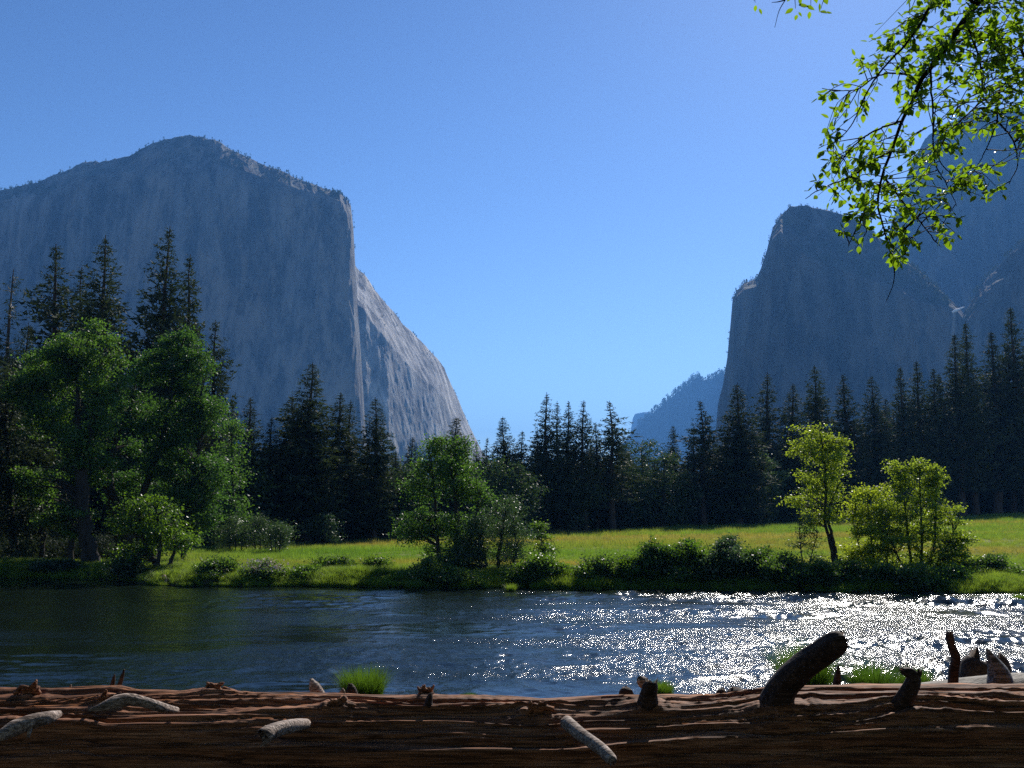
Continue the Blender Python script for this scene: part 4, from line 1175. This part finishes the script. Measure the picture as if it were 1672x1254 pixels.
for i, (px, pb, wp, hp, lab) in enumerate([
    (672, 960, 26, 22, 'dark round tussock standing out in the water below the drooping alder'),
    (834, 962, 22, 15, 'small bright tussock in the water under the grey green willow'),
    (343, 953, 40, 15, 'low tussock left of the flowering bush at the waterline'),
    (446, 954, 18, 13, 'tiny square tussock at the water under the flowering bush'),
    (560, 952, 30, 20, 'tussock on the waterline under the low dark bush'),
    (590, 952, 26, 20, 'tussock on the waterline, second right of the yellow green bush'),
    (622, 950, 36, 22, 'wider tussock on the waterline, third right of the yellow green bush'),
    (650, 955, 30, 12, 'flat bright tussock touching the dark round one in the water'),
    (925, 950, 40, 20, 'grassy tussock between the sapling bush and the dark rounded bush'),
    (1010, 950, 30, 16, 'bright tussock at the right foot of the dark rounded bush'),
    (240, 950, 44, 16, 'bright grassy tussock left of the small leaning alder'),
    (1530, 962, 40, 16, 'low tussock at the right foot of the widest light green tree'),
    (1575, 966, 60, 14, 'long flat grassy islet at the right edge of the bright water'),
    (1628, 962, 50, 15, 'grassy islet behind the long flat one by the right edge'),
    (1664, 976, 26, 13, 'small dark grassy islet nearest in the bright water at the right edge'),
    (1480, 970, 22, 5, 'flat speck of grass in the bright water, left one of two'),
    (1510, 970, 24, 5, 'flat speck of grass in the bright water, right one of two')]):
    Yt = min(4 * F_PX / (pb - HOR), float(shore((px - CX) / F_PX * 52)) + 1.2)
    tussock(px, pb, wp, hp, Yt, lab, GT, 300 + i, 420)
GN = 'sedge tufts behind the log'
for i, (px, pb, wp, hp, Y, lab) in enumerate([
    (592, 1135, 88, 48, 9.2, 'round green sedge tuft poking above the log left of centre'),
    (1316, 1135, 88, 84, 9.1, 'big green sedge tuft behind the thickest upright branch stub'),
    (1078, 1135, 44, 25, 9.3, 'low sedge tuft just right of the short dark double stub'),
    (1425, 1135, 82, 54, 9.2, 'sedge tuft between the thick stub and the small hooked stub'),
    (1492, 1130, 50, 40, 9.4, 'dim sedge tuft behind the small hooked stub'),
    (765, 1138, 30, 10, 9.3, 'barely showing grass tips above the middle of the log')]):
    tussock(px, pb, wp, hp, Y, lab, GN, 350 + i, 1500)

# ------------------------------------------------------------------ fallen logs
def woodmat(name, c0, c1, c2, fs=1.0):
    m, nt = newmat(name)
    v1 = coords(nt, 'Object', (0.8, 16, 16))
    n1 = noise(nt, v1, 2.2 * fs, 6, 0.65, 0.8)
    v2 = coords(nt, 'Object', (2.2, 80, 80))
    n2 = noise(nt, v2, 1.6 * fs, 5, 0.6, 0.3)
    r1 = ramp(nt, n1, [(0.32, c0), (0.52, c1), (0.74, c2)])
    r2 = ramp(nt, n2, [(0.4, 0.3), (0.58, 1.2)])
    c = mixc(nt, 1.0, r1.outputs[0], r2.outputs[0], 'MULTIPLY')
    p = N(nt, 'ShaderNodeBsdfPrincipled'); p.inputs['Roughness'].default_value = 0.75; p.inputs['Specular IOR Level'].default_value = 0.25
    nt.links.new(c, p.inputs['Base Color'])
    b = N(nt, 'ShaderNodeBump'); b.inputs['Strength'].default_value = 0.7; b.inputs['Distance'].default_value = 0.008
    nt.links.new(n2, b.inputs['Height']); nt.links.new(b.outputs[0], p.inputs['Normal'])
    o = N(nt, 'ShaderNodeOutputMaterial'); nt.links.new(p.outputs[0], o.inputs[0])
    return m
M['log'] = woodmat('weathered red brown wood', (0.07, 0.026, 0.012), (0.31, 0.125, 0.055), (0.5, 0.25, 0.14))
M['stub'] = woodmat('dark stub wood', (0.025, 0.014, 0.01), (0.07, 0.04, 0.028), (0.12, 0.075, 0.055), .8)
M['pale'] = woodmat('bleached stub wood', (0.13, 0.08, 0.055), (0.42, 0.32, 0.26), (0.62, 0.52, 0.46), .9)
M['greylog'] = woodmat('grey bleached log wood', (0.16, 0.13, 0.1), (0.34, 0.3, 0.25), (0.45, 0.41, 0.36), .8)
M['greystub'] = woodmat('grey stub wood', (0.1, 0.1, 0.1), (0.22, 0.22, 0.22), (0.32, 0.32, 0.32), .8)  # plain grey wood of the wedge stub, darker than the grey log

LY, LR = 5.0, 0.43
def log_top(px):
    return np.interp(px, [-1500, 0, 90, 200, 230, 300, 600, 900, 1180, 1300, 1440, 1672, 3000], [1128, 1128, 1130, 1124, 1130, 1131, 1134, 1136, 1134, 1126, 1122, 1121, 1116])
knots = [(55, 1142, .05), (350, 1140, .05), (560, 1160, .07), (695, 1140, .035), (875, 1163, .06), (200, 1150, .05), (1055, 1155, .06), (1265, 1160, .10), (1465, 1160, .08), (450, 1195, .04), (945, 1200, .04), (60, 1180, .05), (1610, 1140, .04)]
xs = np.concatenate([np.linspace(-9, -2.9, 90)[:-1], np.linspace(-2.9, 2.9, 1050), np.linspace(2.9, 9, 90)[1:]])
def u2ang(u): return u
# angle 0 = straight up, positive towards the viewer
ang = np.concatenate([np.linspace(-0.9, 1.9, 190), np.linspace(1.9, 2 * math.pi - 0.9, 26)[1:-1]])
pxs = CX + F_PX * xs / LY
ztop = np.array([at(CX, p, LY)[2] for p in log_top(pxs)])
cz = ztop - LR * 0.99
XL, AL = np.meshgrid(xs, ang, indexing='ij')
arc = AL * LR
kx = np.array([at(k[0], k[1], LY)[0] for k in knots])
kz = np.array([at(k[0], k[1], LY - .2)[2] for k in knots])
czk = np.interp(kx, xs, cz)
ka = np.arccos(np.clip((kz - czk) / LR, -1, 1))
warp = np.zeros_like(XL); bulge = np.zeros_like(XL)
for x0, a0, (_, _, kr) in zip(kx, ka, knots):
    da = (AL - a0) * LR
    g_ = np.exp(-((XL - x0) / (kr * 3.4)) ** 2)
    warp += -np.tanh(da / (kr * .8)) * kr * .55 * g_ * np.exp(-np.abs(da) / (kr * 3))
    rr_ = np.sqrt(((XL - x0) / 1.6) ** 2 + da ** 2)
    bulge += kr * .38 * np.exp(-(rr_ / (kr * 1.3)) ** 2)
s_ = arc + warp + 0.05 * fbm(XL * .8, arc * 2, 0, 2, 7) + 0.02 * XL
fib = ridged(XL * .40, s_ * 9, 0, 2, 71) * .026 + ridged(XL * .5 + 5, s_ * 34, 0, 1, 73) * .010 + ridged(XL * .9 + 2, s_ * 80, 0, 1, 74) * .006 + fbm(XL * 1.6, s_ * 150, 0, 2, 75) * .003
crack = -0.028 * np.clip(ridged(XL * .35 + 9, s_ * 8, 0, 2, 81) - .55, 0, 1) * 2
kn = 0.012 * fbm(XL * 22, s_ * 22, 0, 3, 90) * np.clip(bulge / .02, 0, 1)
RR = LR + 0.018 * fbm(XL * .7, np.cos(AL) * .8, np.sin(AL) * .8, 3, 83) + fib + crack + bulge + kn - .015
VX = XL; VY = LY - np.sin(AL) * RR; VZ = cz[:, None] + np.cos(AL) * RR
nA = len(ang); nX = len(xs)
i = np.arange(nX - 1)[:, None] * nA; j = np.arange(nA)[None]
Q = np.stack([i + j, i + (j + 1) % nA, i + nA + (j + 1) % nA, i + nA + j], -1).reshape(-1, 4)
Q = Q[:, ::-1]
lx = (0.0, LY, float(gz(0, LY)) + .02)
LOG = root('fallen_log', lx, 'long reddish brown fallen log with broken branch stubs across the whole foreground', 'log')
Vl = np.stack([VX, VY, VZ], -1).reshape(-1, 3)
capv = np.array([[xs[0], LY, cz[0]], [xs[-1], LY, cz[-1]]])
nv = len(Vl)
T_ = [(nv, (q + 1) % nA, q) for q in range(nA)] + [(nv + 1, (nX - 1) * nA + q, (nX - 1) * nA + (q + 1) % nA) for q in range(nA)]
obj('wood', mesh('wood', np.vstack([Vl, capv]) - np.array(lx), [Q, np.array(T_)[:, ::-1]], M['log'], True), LOG)

def stub(parent, name, path, mat, label=None, seed=0, noise_=.18, n=22, m_=34, Y0=LY, flat=1.0, ns=9):
    """path: (px, py, radius px, Y)"""
    pts = [at(p[0], p[1], p[3]) for p in path]
    R = [p[2] * p[3] / F_PX for p in path]
    P, Rr = smooth_path(pts, R, m_)
    V, Qd, T = tube(P, Rr, n, True, noise_ * 1.5, ns, seed)
    r = np.random.default_rng(seed)
    tn = unit(P[-1] - P[-3])
    jag = r.uniform(-.9, 1.0, n) * Rr[-1] * (1.0 if Rr[-1] > .003 else 0)
    for a_ in range(n): V[(m_ - 1) * n + a_] += tn * jag[a_]
    V[-1] -= tn * Rr[-1] * 1.2
    mb = MB(); mb.add(V, Qd, T)
    me = mb.make(name, mat, True, parent.location)
    o = obj(name, me, parent)
    if label: o['label'] = label
    return o

stub(LOG, 'branch_stub', [(1256, 1190, 34, 4.95), (1264, 1156, 27, 4.86), (1281, 1118, 21.5, 4.80), (1310, 1089, 20.5, 4.74), (1340, 1068, 19.5, 4.68), (1362, 1053, 18.5, 4.62), (1370, 1049, 17, 4.6), (1373, 1048, 15, 4.6)], M['stub'], 'thickest stub, curving up to the right with a sawn end', 1, .14, 28, 50)
stub(LOG, 'branch_stub', [(1054, 1178, 22, 4.92), (1056, 1155, 17, 4.86), (1059, 1132, 12, 4.82), (1062, 1120, 11, 4.80), (1063, 1113, 9, 4.80)], M['stub'], 'short dark upright stub', 2, .2)
stub(LOG, 'branch_stub', [(1070, 1128, 5, 5.1), (1058, 1120, 8, 5.06), (1048, 1112, 8, 5.03), (1044, 1107, 4, 5.02)], M['pale'], 'pale splinter behind the short dark stub', 3, .2)
stub(LOG, 'branch_stub', [(1452, 1192, 22, 4.92), (1462, 1166, 15, 4.84), (1476, 1140, 13, 4.80), (1487, 1120, 12, 4.77), (1490, 1107, 11, 4.76), (1484, 1099, 9, 4.76), (1474, 1096, 5, 4.76)], M['stub'], 'small hooked stub with a forked tip', 4, .2)
stub(LOG, 'branch_stub', [(1488, 1114, 7, 4.76), (1496, 1105, 5, 4.75), (1501, 1099, 4, 4.745), (1502, 1095, 3, 4.74)], M['stub'], None, 5, .2, 12, 12)
stub(LOG, 'branch_stub', [(925, 1180, 11, 4.72), (945, 1197, 10, 4.60), (965, 1211, 9.5, 4.50), (985, 1226, 9.5, 4.42), (998, 1240, 9, 4.36), (1001, 1245, 6, 4.35)], M['pale'], 'pale stub pointing down to the right', 6, .1)
stub(LOG, 'branch_stub', [(500, 1182, 8, 4.72), (482, 1184, 9.5, 4.60), (462, 1188, 10.5, 4.52), (444, 1194, 11.5, 4.46), (434, 1199, 12.5, 4.42), (430, 1202, 12, 4.41)], M['pale'], 'pale peeling stub pointing down to the left', 7, .12)
stub(LOG, 'branch_stub', [(288, 1160, 5, 4.76), (262, 1154, 7, 4.62), (235, 1146, 7.5, 4.58), (210, 1142, 9, 4.56), (188, 1147, 10, 4.54), (168, 1154, 7, 4.52), (145, 1160, 2, 4.5)], M['pale'], 'long bleached stub lying bent like a bone', 8, .22)
stub(LOG, 'branch_stub', [(95, 1166, 6, 4.66), (80, 1171, 9, 4.54), (50, 1179, 11, 4.48), (22, 1190, 12, 4.44), (0, 1202, 8, 4.4), (-18, 1212, 3, 4.38)], M['pale'], 'pale grey split stub at the left end', 9, .15)
stub(LOG, 'branch_stub', [(52, 1178, 3, 4.5), (49, 1192, 4, 4.46), (46, 1204, 2, 4.45)], M['pale'], None, 10, .2, 10, 12)
# small spikes along the top
for k, (p0, p1, wd, y_, mt, sd_) in enumerate([((112, 1131), (116, 1118), 3, 5.12, 'pale', 21), ((181, 1134), (187, 1101), 4, 5.2, 'stub', 22), ((192, 1132), (203, 1093), 4, 5.2, 'stub', 23), ((352, 1136), (355, 1122), 4, 5.1, 'stub', 24),
        ((700, 1146), (704, 1131), 6, 4.85, 'stub', 25), ((576, 1137), (572, 1116), 10, 5.12, 'stub', 26), ((559, 1133), (560, 1124), 4, 5.12, 'pale', 27), ((520, 1137), (508, 1110), 10, 5.14, 'pale', 28),
        ((1022, 1136), (1020, 1121), 12, 5.15, 'stub', 29), ((1200, 1136), (1198, 1122), 16, 5.15, 'stub', 30), ((1178, 1134), (1180, 1124), 8, 5.15, 'stub', 31), ((1366, 1128), (1369, 1088), 6, 5.16, 'stub', 32)]):
    stub(LOG, 'splinter', [(p0[0], p0[1] + 8, wd * 1.2, y_), (p0[0], p0[1], wd, y_), ((p0[0] * .4 + p1[0] * .6), (p0[1] * .4 + p1[1] * .6), wd * .75, y_), (p1[0], p1[1], wd * .25, y_)], M[mt], None, sd_, .35, 12, 14)
# knots: small broken rosettes
for k, (px, py, kr) in enumerate(knots[:6]):
    a0 = ka[k]; x0 = kx[k]
    zc = czk[k] + math.cos(a0) * (LR + .02); yc = LY - math.sin(a0) * (LR + .02)
    mb = MB(); r = np.random.default_rng(500 + k)
    for q in range(14):
        d_ = unit(np.array([r.normal() * .8, -math.sin(a0) + r.normal() * .35, math.cos(a0) * .6 + r.normal() * .3]))
        s0 = np.array([x0 + r.normal() * kr * .45, yc + .01, zc + r.normal() * kr * .2])
        L = kr * r.uniform(.15, .6)
        P, R = smooth_path([s0 - d_ * .03, s0 + d_ * L * .5, s0 + d_ * L], [kr * .24, kr * .17, kr * .03], 6)
        mb.add(*tube(P, R, 7, True, .5, 30, q))
    obj('knot', mb.make('knot', M['log'], True, LOG.location), LOG)

# the grey log behind, at the right
g0 = at(1560, 1135, 6.4)
G2 = root('fallen_log', (g0[0], 6.4, float(gz(g0[0], 6.4)) + .02), 'bleached grey log lying behind the red brown one at the right edge', 'log')
path = [(1440, 1145, 5, 6.4), (1490, 1142, 22, 6.4), (1560, 1152, 40, 6.4), (1672, 1160, 56, 6.3), (1850, 1170, 66, 6.1), (2300, 1180, 70, 5.9)]
P, R = smooth_path([at(p[0], p[1], p[3]) for p in path], [p[2] * p[3] / F_PX for p in path], 160)
V, Qd, T = tube(P, R, 60, True, .12, 6, 44)
mb = MB(); mb.add(V, Qd, T)
obj('wood', mb.make('wood', M['greylog'], True, G2.location), G2)
stub(G2, 'branch_stub', [(1556, 1125, 8, 6.2), (1558, 1095, 7.5, 6.2), (1561, 1075, 7, 6.2), (1554, 1055, 6, 6.2), (1551, 1040, 6, 6.2), (1551, 1034, 5, 6.2)], M['stub'], 'thin upright post like stub', 51, .2)
stub(G2, 'branch_stub', [(1634, 1135, 20, 6.15), (1632, 1110, 19, 6.15), (1628, 1095, 15, 6.15), (1620, 1078, 9, 6.15), (1612, 1060, 2, 6.15)], M['greystub'], 'broad grey wedge shaped stub', 52, .16)
s2 = root('tree_stump', at(1600, 1120, 6.9), 'dark rotten stump between the upright post and the grey wedge at right', 'stump')
s2.location.z = float(gz(s2.location.x, 6.9))
stub(s2, 'wood', [(1600, 1200, 34, 6.9), (1600, 1130, 30, 6.9), (1598, 1105, 28, 6.9), (1600, 1085, 26, 6.9), (1602, 1078, 18, 6.9)], M['stub'], None, 53, .22, 24, 30)
stub(s2, 'knob', [(1634, 1130, 16, 6.9), (1636, 1095, 14, 6.9), (1634, 1078, 10, 6.9), (1633, 1072, 6, 6.9)], M['stub'], None, 54, .25, 18, 20)

# ------------------------------------------------------------------ overhanging tree of the near bank, only its leafy branch is in view
TY = 4.6
TR = root('alder_tree', (5.6, 4.4, float(gz(5.6, 4.4))), 'tree reaching in from the upper right with hanging twigs full of bright green leaves', 'tree')
base = np.array(TR.location)
mb = MB()
P, R = smooth_path([(5.6, 4.4, base[2] - .1), (5.5, 4.4, 4.5), (5.2, 4.5, 6.5), (5.1, 4.5, 9.0), (5.2, 4.6, 11)], [.2, .17, .14, .1, .03], 30)
mb.add(*tube(P, R, 12, False, .1, 3, 2))
obj('trunk', mb.make('trunk', M['dbark'], True, base), TR)
boughs = [
 [(5.3, 4.5, 5.9), (4.3, 4.6, 6.7), (1700, -110), (1640, -50), (1592, 8), (1575, 32), (1548, 72), (1520, 110), (1503, 133), (1490, 165), (1473, 197), (1456, 245), (1441, 285), (1433, 330), (1440, 362), (1451, 402), (1460, 440), (1458, 465), (1447, 492)],
 [(1520, 110, .05), (1523, 160, .08), (1524, 210, .1), (1526, 262, .12), (1545, 300, .14), (1560, 330, .2)],
 [(1503, 133, 0), (1478, 122, -.1), (1440, 126, -.16), (1400, 150, -.2), (1345, 146, -.28)],
 [(1592, 8, 0), (1560, -20, -.1), (1530, -5, -.2), (1503, 42, -.25), (1476, 76, -.28), (1447, 104, -.3), (1415, 150, -.3), (1390, 205, -.35), (1352, 245, -.4)],
 [(4.3, 4.6, 6.7), (1720, 40, .3), (1672, 112, .3), (1634, 142, .32), (1627, 195, .35), (1610, 240, .38), (1588, 280, .4)],
 [(1575, 32, 0), (1600, 95, .15), (1604, 160, .2), (1560, 205, .2), (1535, 250, .2), (1562, 290, .22), (1590, 320, .22)],
 [(1456, 245, 0), (1425, 262, -.1), (1390, 290, -.15), (1345, 305, -.2), (1318, 322, -.22)],
 [(1441, 285, 0), (1470, 320, .1), (1500, 350, .12), (1530, 385, .15), (1545, 398, .15)],
 [(1473, 197, 0), (1440, 210, -.1), (1405, 228, -.12), (1375, 260, -.15), (1360, 290, -.2)],
 [(1627, 195, .35), (1655, 230, .4), (1662, 270, .42), (1650, 300, .42)],
 [(1433, 330, 0), (1410, 352, -.05), (1392, 380, -.08), (1385, 400, -.1)],
 [(1503, 350, .12), (1475, 380, .1), (1480, 410, .1), (1462, 425, .1)],
 [(1548, 72, 0), (1600, 60, .2), (1650, 70, .3), (1690, 100, .3)],
 [(1634, 142, .32), (1600, 150, .3), (1570, 165, .25), (1545, 190, .2), (1500, 215, .2)],
]
skel = []
bw = MB()
for bi, bp in enumerate(boughs):
    pts = []
    for q in bp:
        if abs(q[0]) < 20: pts.append(np.array(q, float))
        else: pts.append(at(q[0], q[1], TY + (q[2] if len(q) > 2 else 0)))
    r0, r1 = (.045, .0035) if bi == 0 else (.0055, .0015)
    if bi in (3, 4): r0 = .009
    R = np.linspace(r0, r1, len(pts))
    if bi == 0: R = np.interp(np.linspace(0, 1, len(pts)), [0, .12, .25, .45, .7, 1], [.05, .028, .016, .010, .005, .0015])
    P, R = smooth_path(pts, R, 9 * len(pts))
    r = np.random.default_rng(bi)
    P += np.cumsum(r.normal(size=P.shape) * .0012, 0) * (0 if bi == 0 else 1)
    V, Q_, T = tube(P, R, 7, True, .12, 30, bi)
    bw.add(V, Q_, T)
    skel.append(P)
obj('branch', bw.make('branch', M['dbark'], True, base), TR)
SK = np.concatenate(skel)

# foliage area, in view measure, used only to keep the twigs near the outline the photograph shows
poly = np.array([(1500, -40), (1478, 28), (1432, 50), (1402, 82), (1372, 118), (1330, 148), (1342, 178), (1348, 205), (1332, 240), (1327, 268), (1313, 300), (1317, 322), (1355, 340), (1377, 362), (1372, 395), (1400, 412), (1416, 412), (1432, 372),
                 (1448, 400), (1450, 440), (1476, 432), (1492, 402), (1512, 388), (1543, 408), (1570, 380), (1580, 332), (1622, 326), (1650, 310), (1664, 280), (1674, 255), (1760, 240), (1760, -60)], float)
def inside(x, y):
    c_ = False; j = len(poly) - 1
    for i in range(len(poly)):
        if (poly[i, 1] > y) != (poly[j, 1] > y) and x < (poly[j, 0] - poly[i, 0]) * (y - poly[i, 1]) / (poly[j, 1] - poly[i, 1]) + poly[i, 0]: c_ = not c_
        j = i
    return c_
r = np.random.default_rng(77)
tw = MB(); leaves = []     # (pos, dir, normal, size)
cnt = 0; tries = 0
while cnt < 500 and tries < 20000:
    tries += 1
    px, py = r.uniform(1300, 1750), r.uniform(-60, 445)
    if not inside(px, py): continue
    dn = fbm(px / 42, py / 42, 0, 2, 5)
    corner = sstep(1560, 1672, px) * sstep(160, 0, py)
    if dn < -.26 - .5 * corner: continue
    if r.random() > .62 + .38 * corner: continue
    q = at(px, py, TY + r.uniform(-.35, .5))
    dd = np.linalg.norm((SK - q - np.array([0, 0, .04])) * np.array([1, .6, 1]), axis=1) + r.random(len(SK)) * .03
    s = SK[dd.argmin()]
    L = np.linalg.norm(q - s)
    if L > .6: continue
    cnt += 1
    mid = (s + q) / 2 + np.array([0, 0, .12 * L]) + r.normal(size=3) * .1 * L
    P, R = smooth_path([s, mid, q], [.0028, .002, .0012], 7)
    tw.add(*tube(P, R, 4, False))
    ln = r.integers(5, 10)
    for k in range(ln):
        t = 1 - .16 * k / 1.4 if L > .12 else 1 - k * .1
        t = max(t, .1)
        f = t * (len(P) - 1); i0 = min(int(f), len(P) - 2)
        p_ = P[i0] + (P[i0 + 1] - P[i0]) * (f - i0)
        tg = unit(P[i0 + 1] - P[i0])
        dv = unit(tg * (.7 if k else 1.3) + r.normal(size=3) * .75 + np.array([0, 0, -.28]))
        leaves.append((p_, dv, unit(r.normal(size=3) * .8 + np.array([0, 0, 1.1])), r.uniform(.030, .048)))
# loose sprays entering at the top, left of the main bough
sp = [[(1300, -60, -.4), (1292, -20, -.4), (1282, 0, -.4), (1272, 18, -.4), (1265, 45, -.4)], [(1300, -60, -.4), (1240, -50, -.4), (1232, -12, -.4), (1233, 4, -.4)], [(1300, -60, -.4), (1298, -10, -.4), (1299, 14, -.4)],
      [(1300, -60, -.4), (1322, -20, -.4), (1324, 10, -.4)], [(1300, -60, -.4), (1344, -20, -.4), (1341, 14, -.4)], [(1592, 8), (1500, -60), (1400, -80, -.2), (1300, -60, -.4)], [(1282, 0, -.4), (1270, 3, -.4), (1260, 4, -.4)]]
for s_ in sp:
    P, R = smooth_path([at(q[0], q[1], TY + (q[2] if len(q) > 2 else 0)) for q in s_], np.linspace(.0035, .001, len(s_)), 20)
    tw.add(*tube(P, R, 5, False))
for (px, py, dx, dy_, sz) in [(1234, 6, 0, 1, .03), (1239, 12, .4, 1, .03), (1298, 12, -1, .6, .042), (1302, 22, -.3, 1, .028), (1303, 18, .6, 1, .026), (1300, 8, 1, .1, .05), (1314, 8, 1, .5, .042), (1322, 16, .1, 1, .034),
                              (1338, 2, .1, 1, .04), (1338, 17, .7, .9, .04), (1346, 20, 1, .1, .03), (1322, -4, .3, 1, .035), (1330, -12, .3, 1, .04), (1290, -12, -.3, 1, .04), (1305, -10, .5, 1, .045), (1230, -10, 0, 1, .035), (1220, -18, -.5, 1, .04), (1345, -6, .3, 1, .04)]:
    p_ = at(px, py, TY - .4); q = at(px + dx * 10, py + dy_ * 10, TY - .4)
    leaves.append((p_, unit(q - p_ + np.array([0, r.normal() * .01, 0])), unit(np.array([r.normal() * .3, -1, .5])), sz))
obj('twigs', tw.make('twigs', M['dbark'], True, base), TR)

rc_ = np.random.default_rng(42)
dC = unit(rc_.normal(size=(2600, 3))) * (rc_.random((2600, 1)) ** .4) * np.array([2.6, 2.4, 3.2]) + np.array([5.9, 4.6, 9.8])
Vc, Qc = leaf_quads(dC, .3, rc_, .4, .6)
# one ovate, gently folded leaf with a stalk, along +X
prof = [(0.0, .0), (.12, .16), (.3, .27), (.5, .29), (.72, .2), (.88, .09), (1.0, 0.0)]
lv = [(-.18, 0, 0)]; lf = []
LV = []; 
for x_, w_ in prof: LV.append((x_, 0, -.03 * math.sin(x_ * 3.1)))
mid0 = 0
for x_, w_ in prof[1:-1]: LV.append((x_, w_, .07 * w_ / .3 + .02 * math.sin(x_ * 9)))
for x_, w_ in prof[1:-1]: LV.append((x_, -w_, .07 * w_ / .3 + .02 * math.cos(x_ * 8)))
n_ = len(prof); a_ = n_; b_ = n_ + n_ - 2
LT = [(0, 1, a_), (0, b_, 1), (n_ - 2, n_ - 1, a_ + n_ - 3), (n_ - 2, b_ + n_ - 3, n_ - 1)]
for k in range(n_ - 3):
    LT += [(k + 1, k + 2, a_ + k + 1), (k + 1, a_ + k + 1, a_ + k), (k + 1, b_ + k + 1, k + 2), (k + 1, b_ + k, b_ + k + 1)]
LV += [(-.2, .012, .01), (-.2, -.012, .01), (0, 0, .0)]
LT += [(len(LV) - 3, len(LV) - 2, len(LV) - 1)]
LV = np.array(LV, float); LV[:, 0] += .2
LT = np.array(LT)
leaf_me = mesh('leaf', LV, LT, M['near'], True)
from mathutils import Matrix
vis = []
for L_ in leaves:
    d = L_[0] - EYE
    y_ = d[1]; 
    px = CX + F_PX * d[0] / (y_ * math.cos(PITCH) + d[2] * math.sin(PITCH)); py = CY - F_PX * (d[2] * math.cos(PITCH) - y_ * math.sin(PITCH)) / (y_ * math.cos(PITCH) + d[2] * math.sin(PITCH))
    inview = (-5 < py) and px < 1675
    openn = abs(px - 1560) + max(0, 200 - py) * .3
    vis.append((0 if not inview else L_[3] * (1 + .4 * (py > 250 or px < 1450))))
order = np.argsort(-np.array(vis))
fol = MB()
for rank, li in enumerate(order):
    p_, d, nn, sz = leaves[li]
    y_ = unit(np.cross(nn, d)); z_ = np.cross(d, y_)
    if rank < 295:
        o = obj('leaf', leaf_me, TR)
        mt = Matrix(((d[0] * sz, y_[0] * sz, z_[0] * sz, p_[0] - base[0]), (d[1] * sz, y_[1] * sz, z_[1] * sz, p_[1] - base[1]), (d[2] * sz, y_[2] * sz, z_[2] * sz, p_[2] - base[2]), (0, 0, 0, 1)))
        o.matrix_local = mt
    else:
        V = LV[:, :1] * d * sz + LV[:, 1:2] * y_ * sz + LV[:, 2:] * z_ * sz + p_
        fol.add(V, T=LT)
fol.add(Vc, Q=Qc)
bc_ = np.array([(5.3, 4.5, 5.9), (4.8, 4.55, 6.3), (4.3, 4.6, 6.7), (3.7, 4.6, 6.85), (3.3, 4.6, 6.9)])
dB = bc_[rc_.integers(0, 5, 900)] + rc_.normal(size=(900, 3)) * np.array([.28, .4, .3]) + np.array([.15, 0, .1])
dB = dB[(dB[:, 0] > 2.95)]
Vb, Qb = leaf_quads(dB, .075, rc_, .4, .6)
fol.add(Vb, Q=Qb)
obj('foliage', fol.make('foliage', M['near'], True, base), TR, kind='stuff')

# ------------------------------------------------------------------ haze in the valley air
bx0, bx1, by0, by1, bz0, bz1 = -15500, 15500, -500, 17500, -4.5, 1330
hv = [(x, y, z) for x in (bx0, bx1) for y in (by0, by1) for z in (bz0, bz1)]
hf = [(0, 1, 3, 2), (4, 6, 7, 5), (0, 4, 5, 1), (2, 3, 7, 6), (0, 2, 6, 4), (1, 5, 7, 3)]
m, nt = newmat('valley haze')
pv = N(nt, 'ShaderNodeVolumePrincipled')
pv.inputs['Color'].default_value = (0.14, 0.42, 1.0, 1)
pv.inputs['Density'].default_value = 0.000092
pv.inputs['Anisotropy'].default_value = 0.2
o = N(nt, 'ShaderNodeOutputMaterial'); nt.links.new(pv.outputs[0], o.inputs['Volume'])
obj('haze', mesh('haze', hv, np.array(hf), m), kind='stuff')
print('tris', sum(sum(p - 2 for p in [len(pp.vertices) for pp in me.polygons[:1]]) * len(me.polygons) for me in bpy.data.meshes if len(me.polygons)), 'fillers', nf)
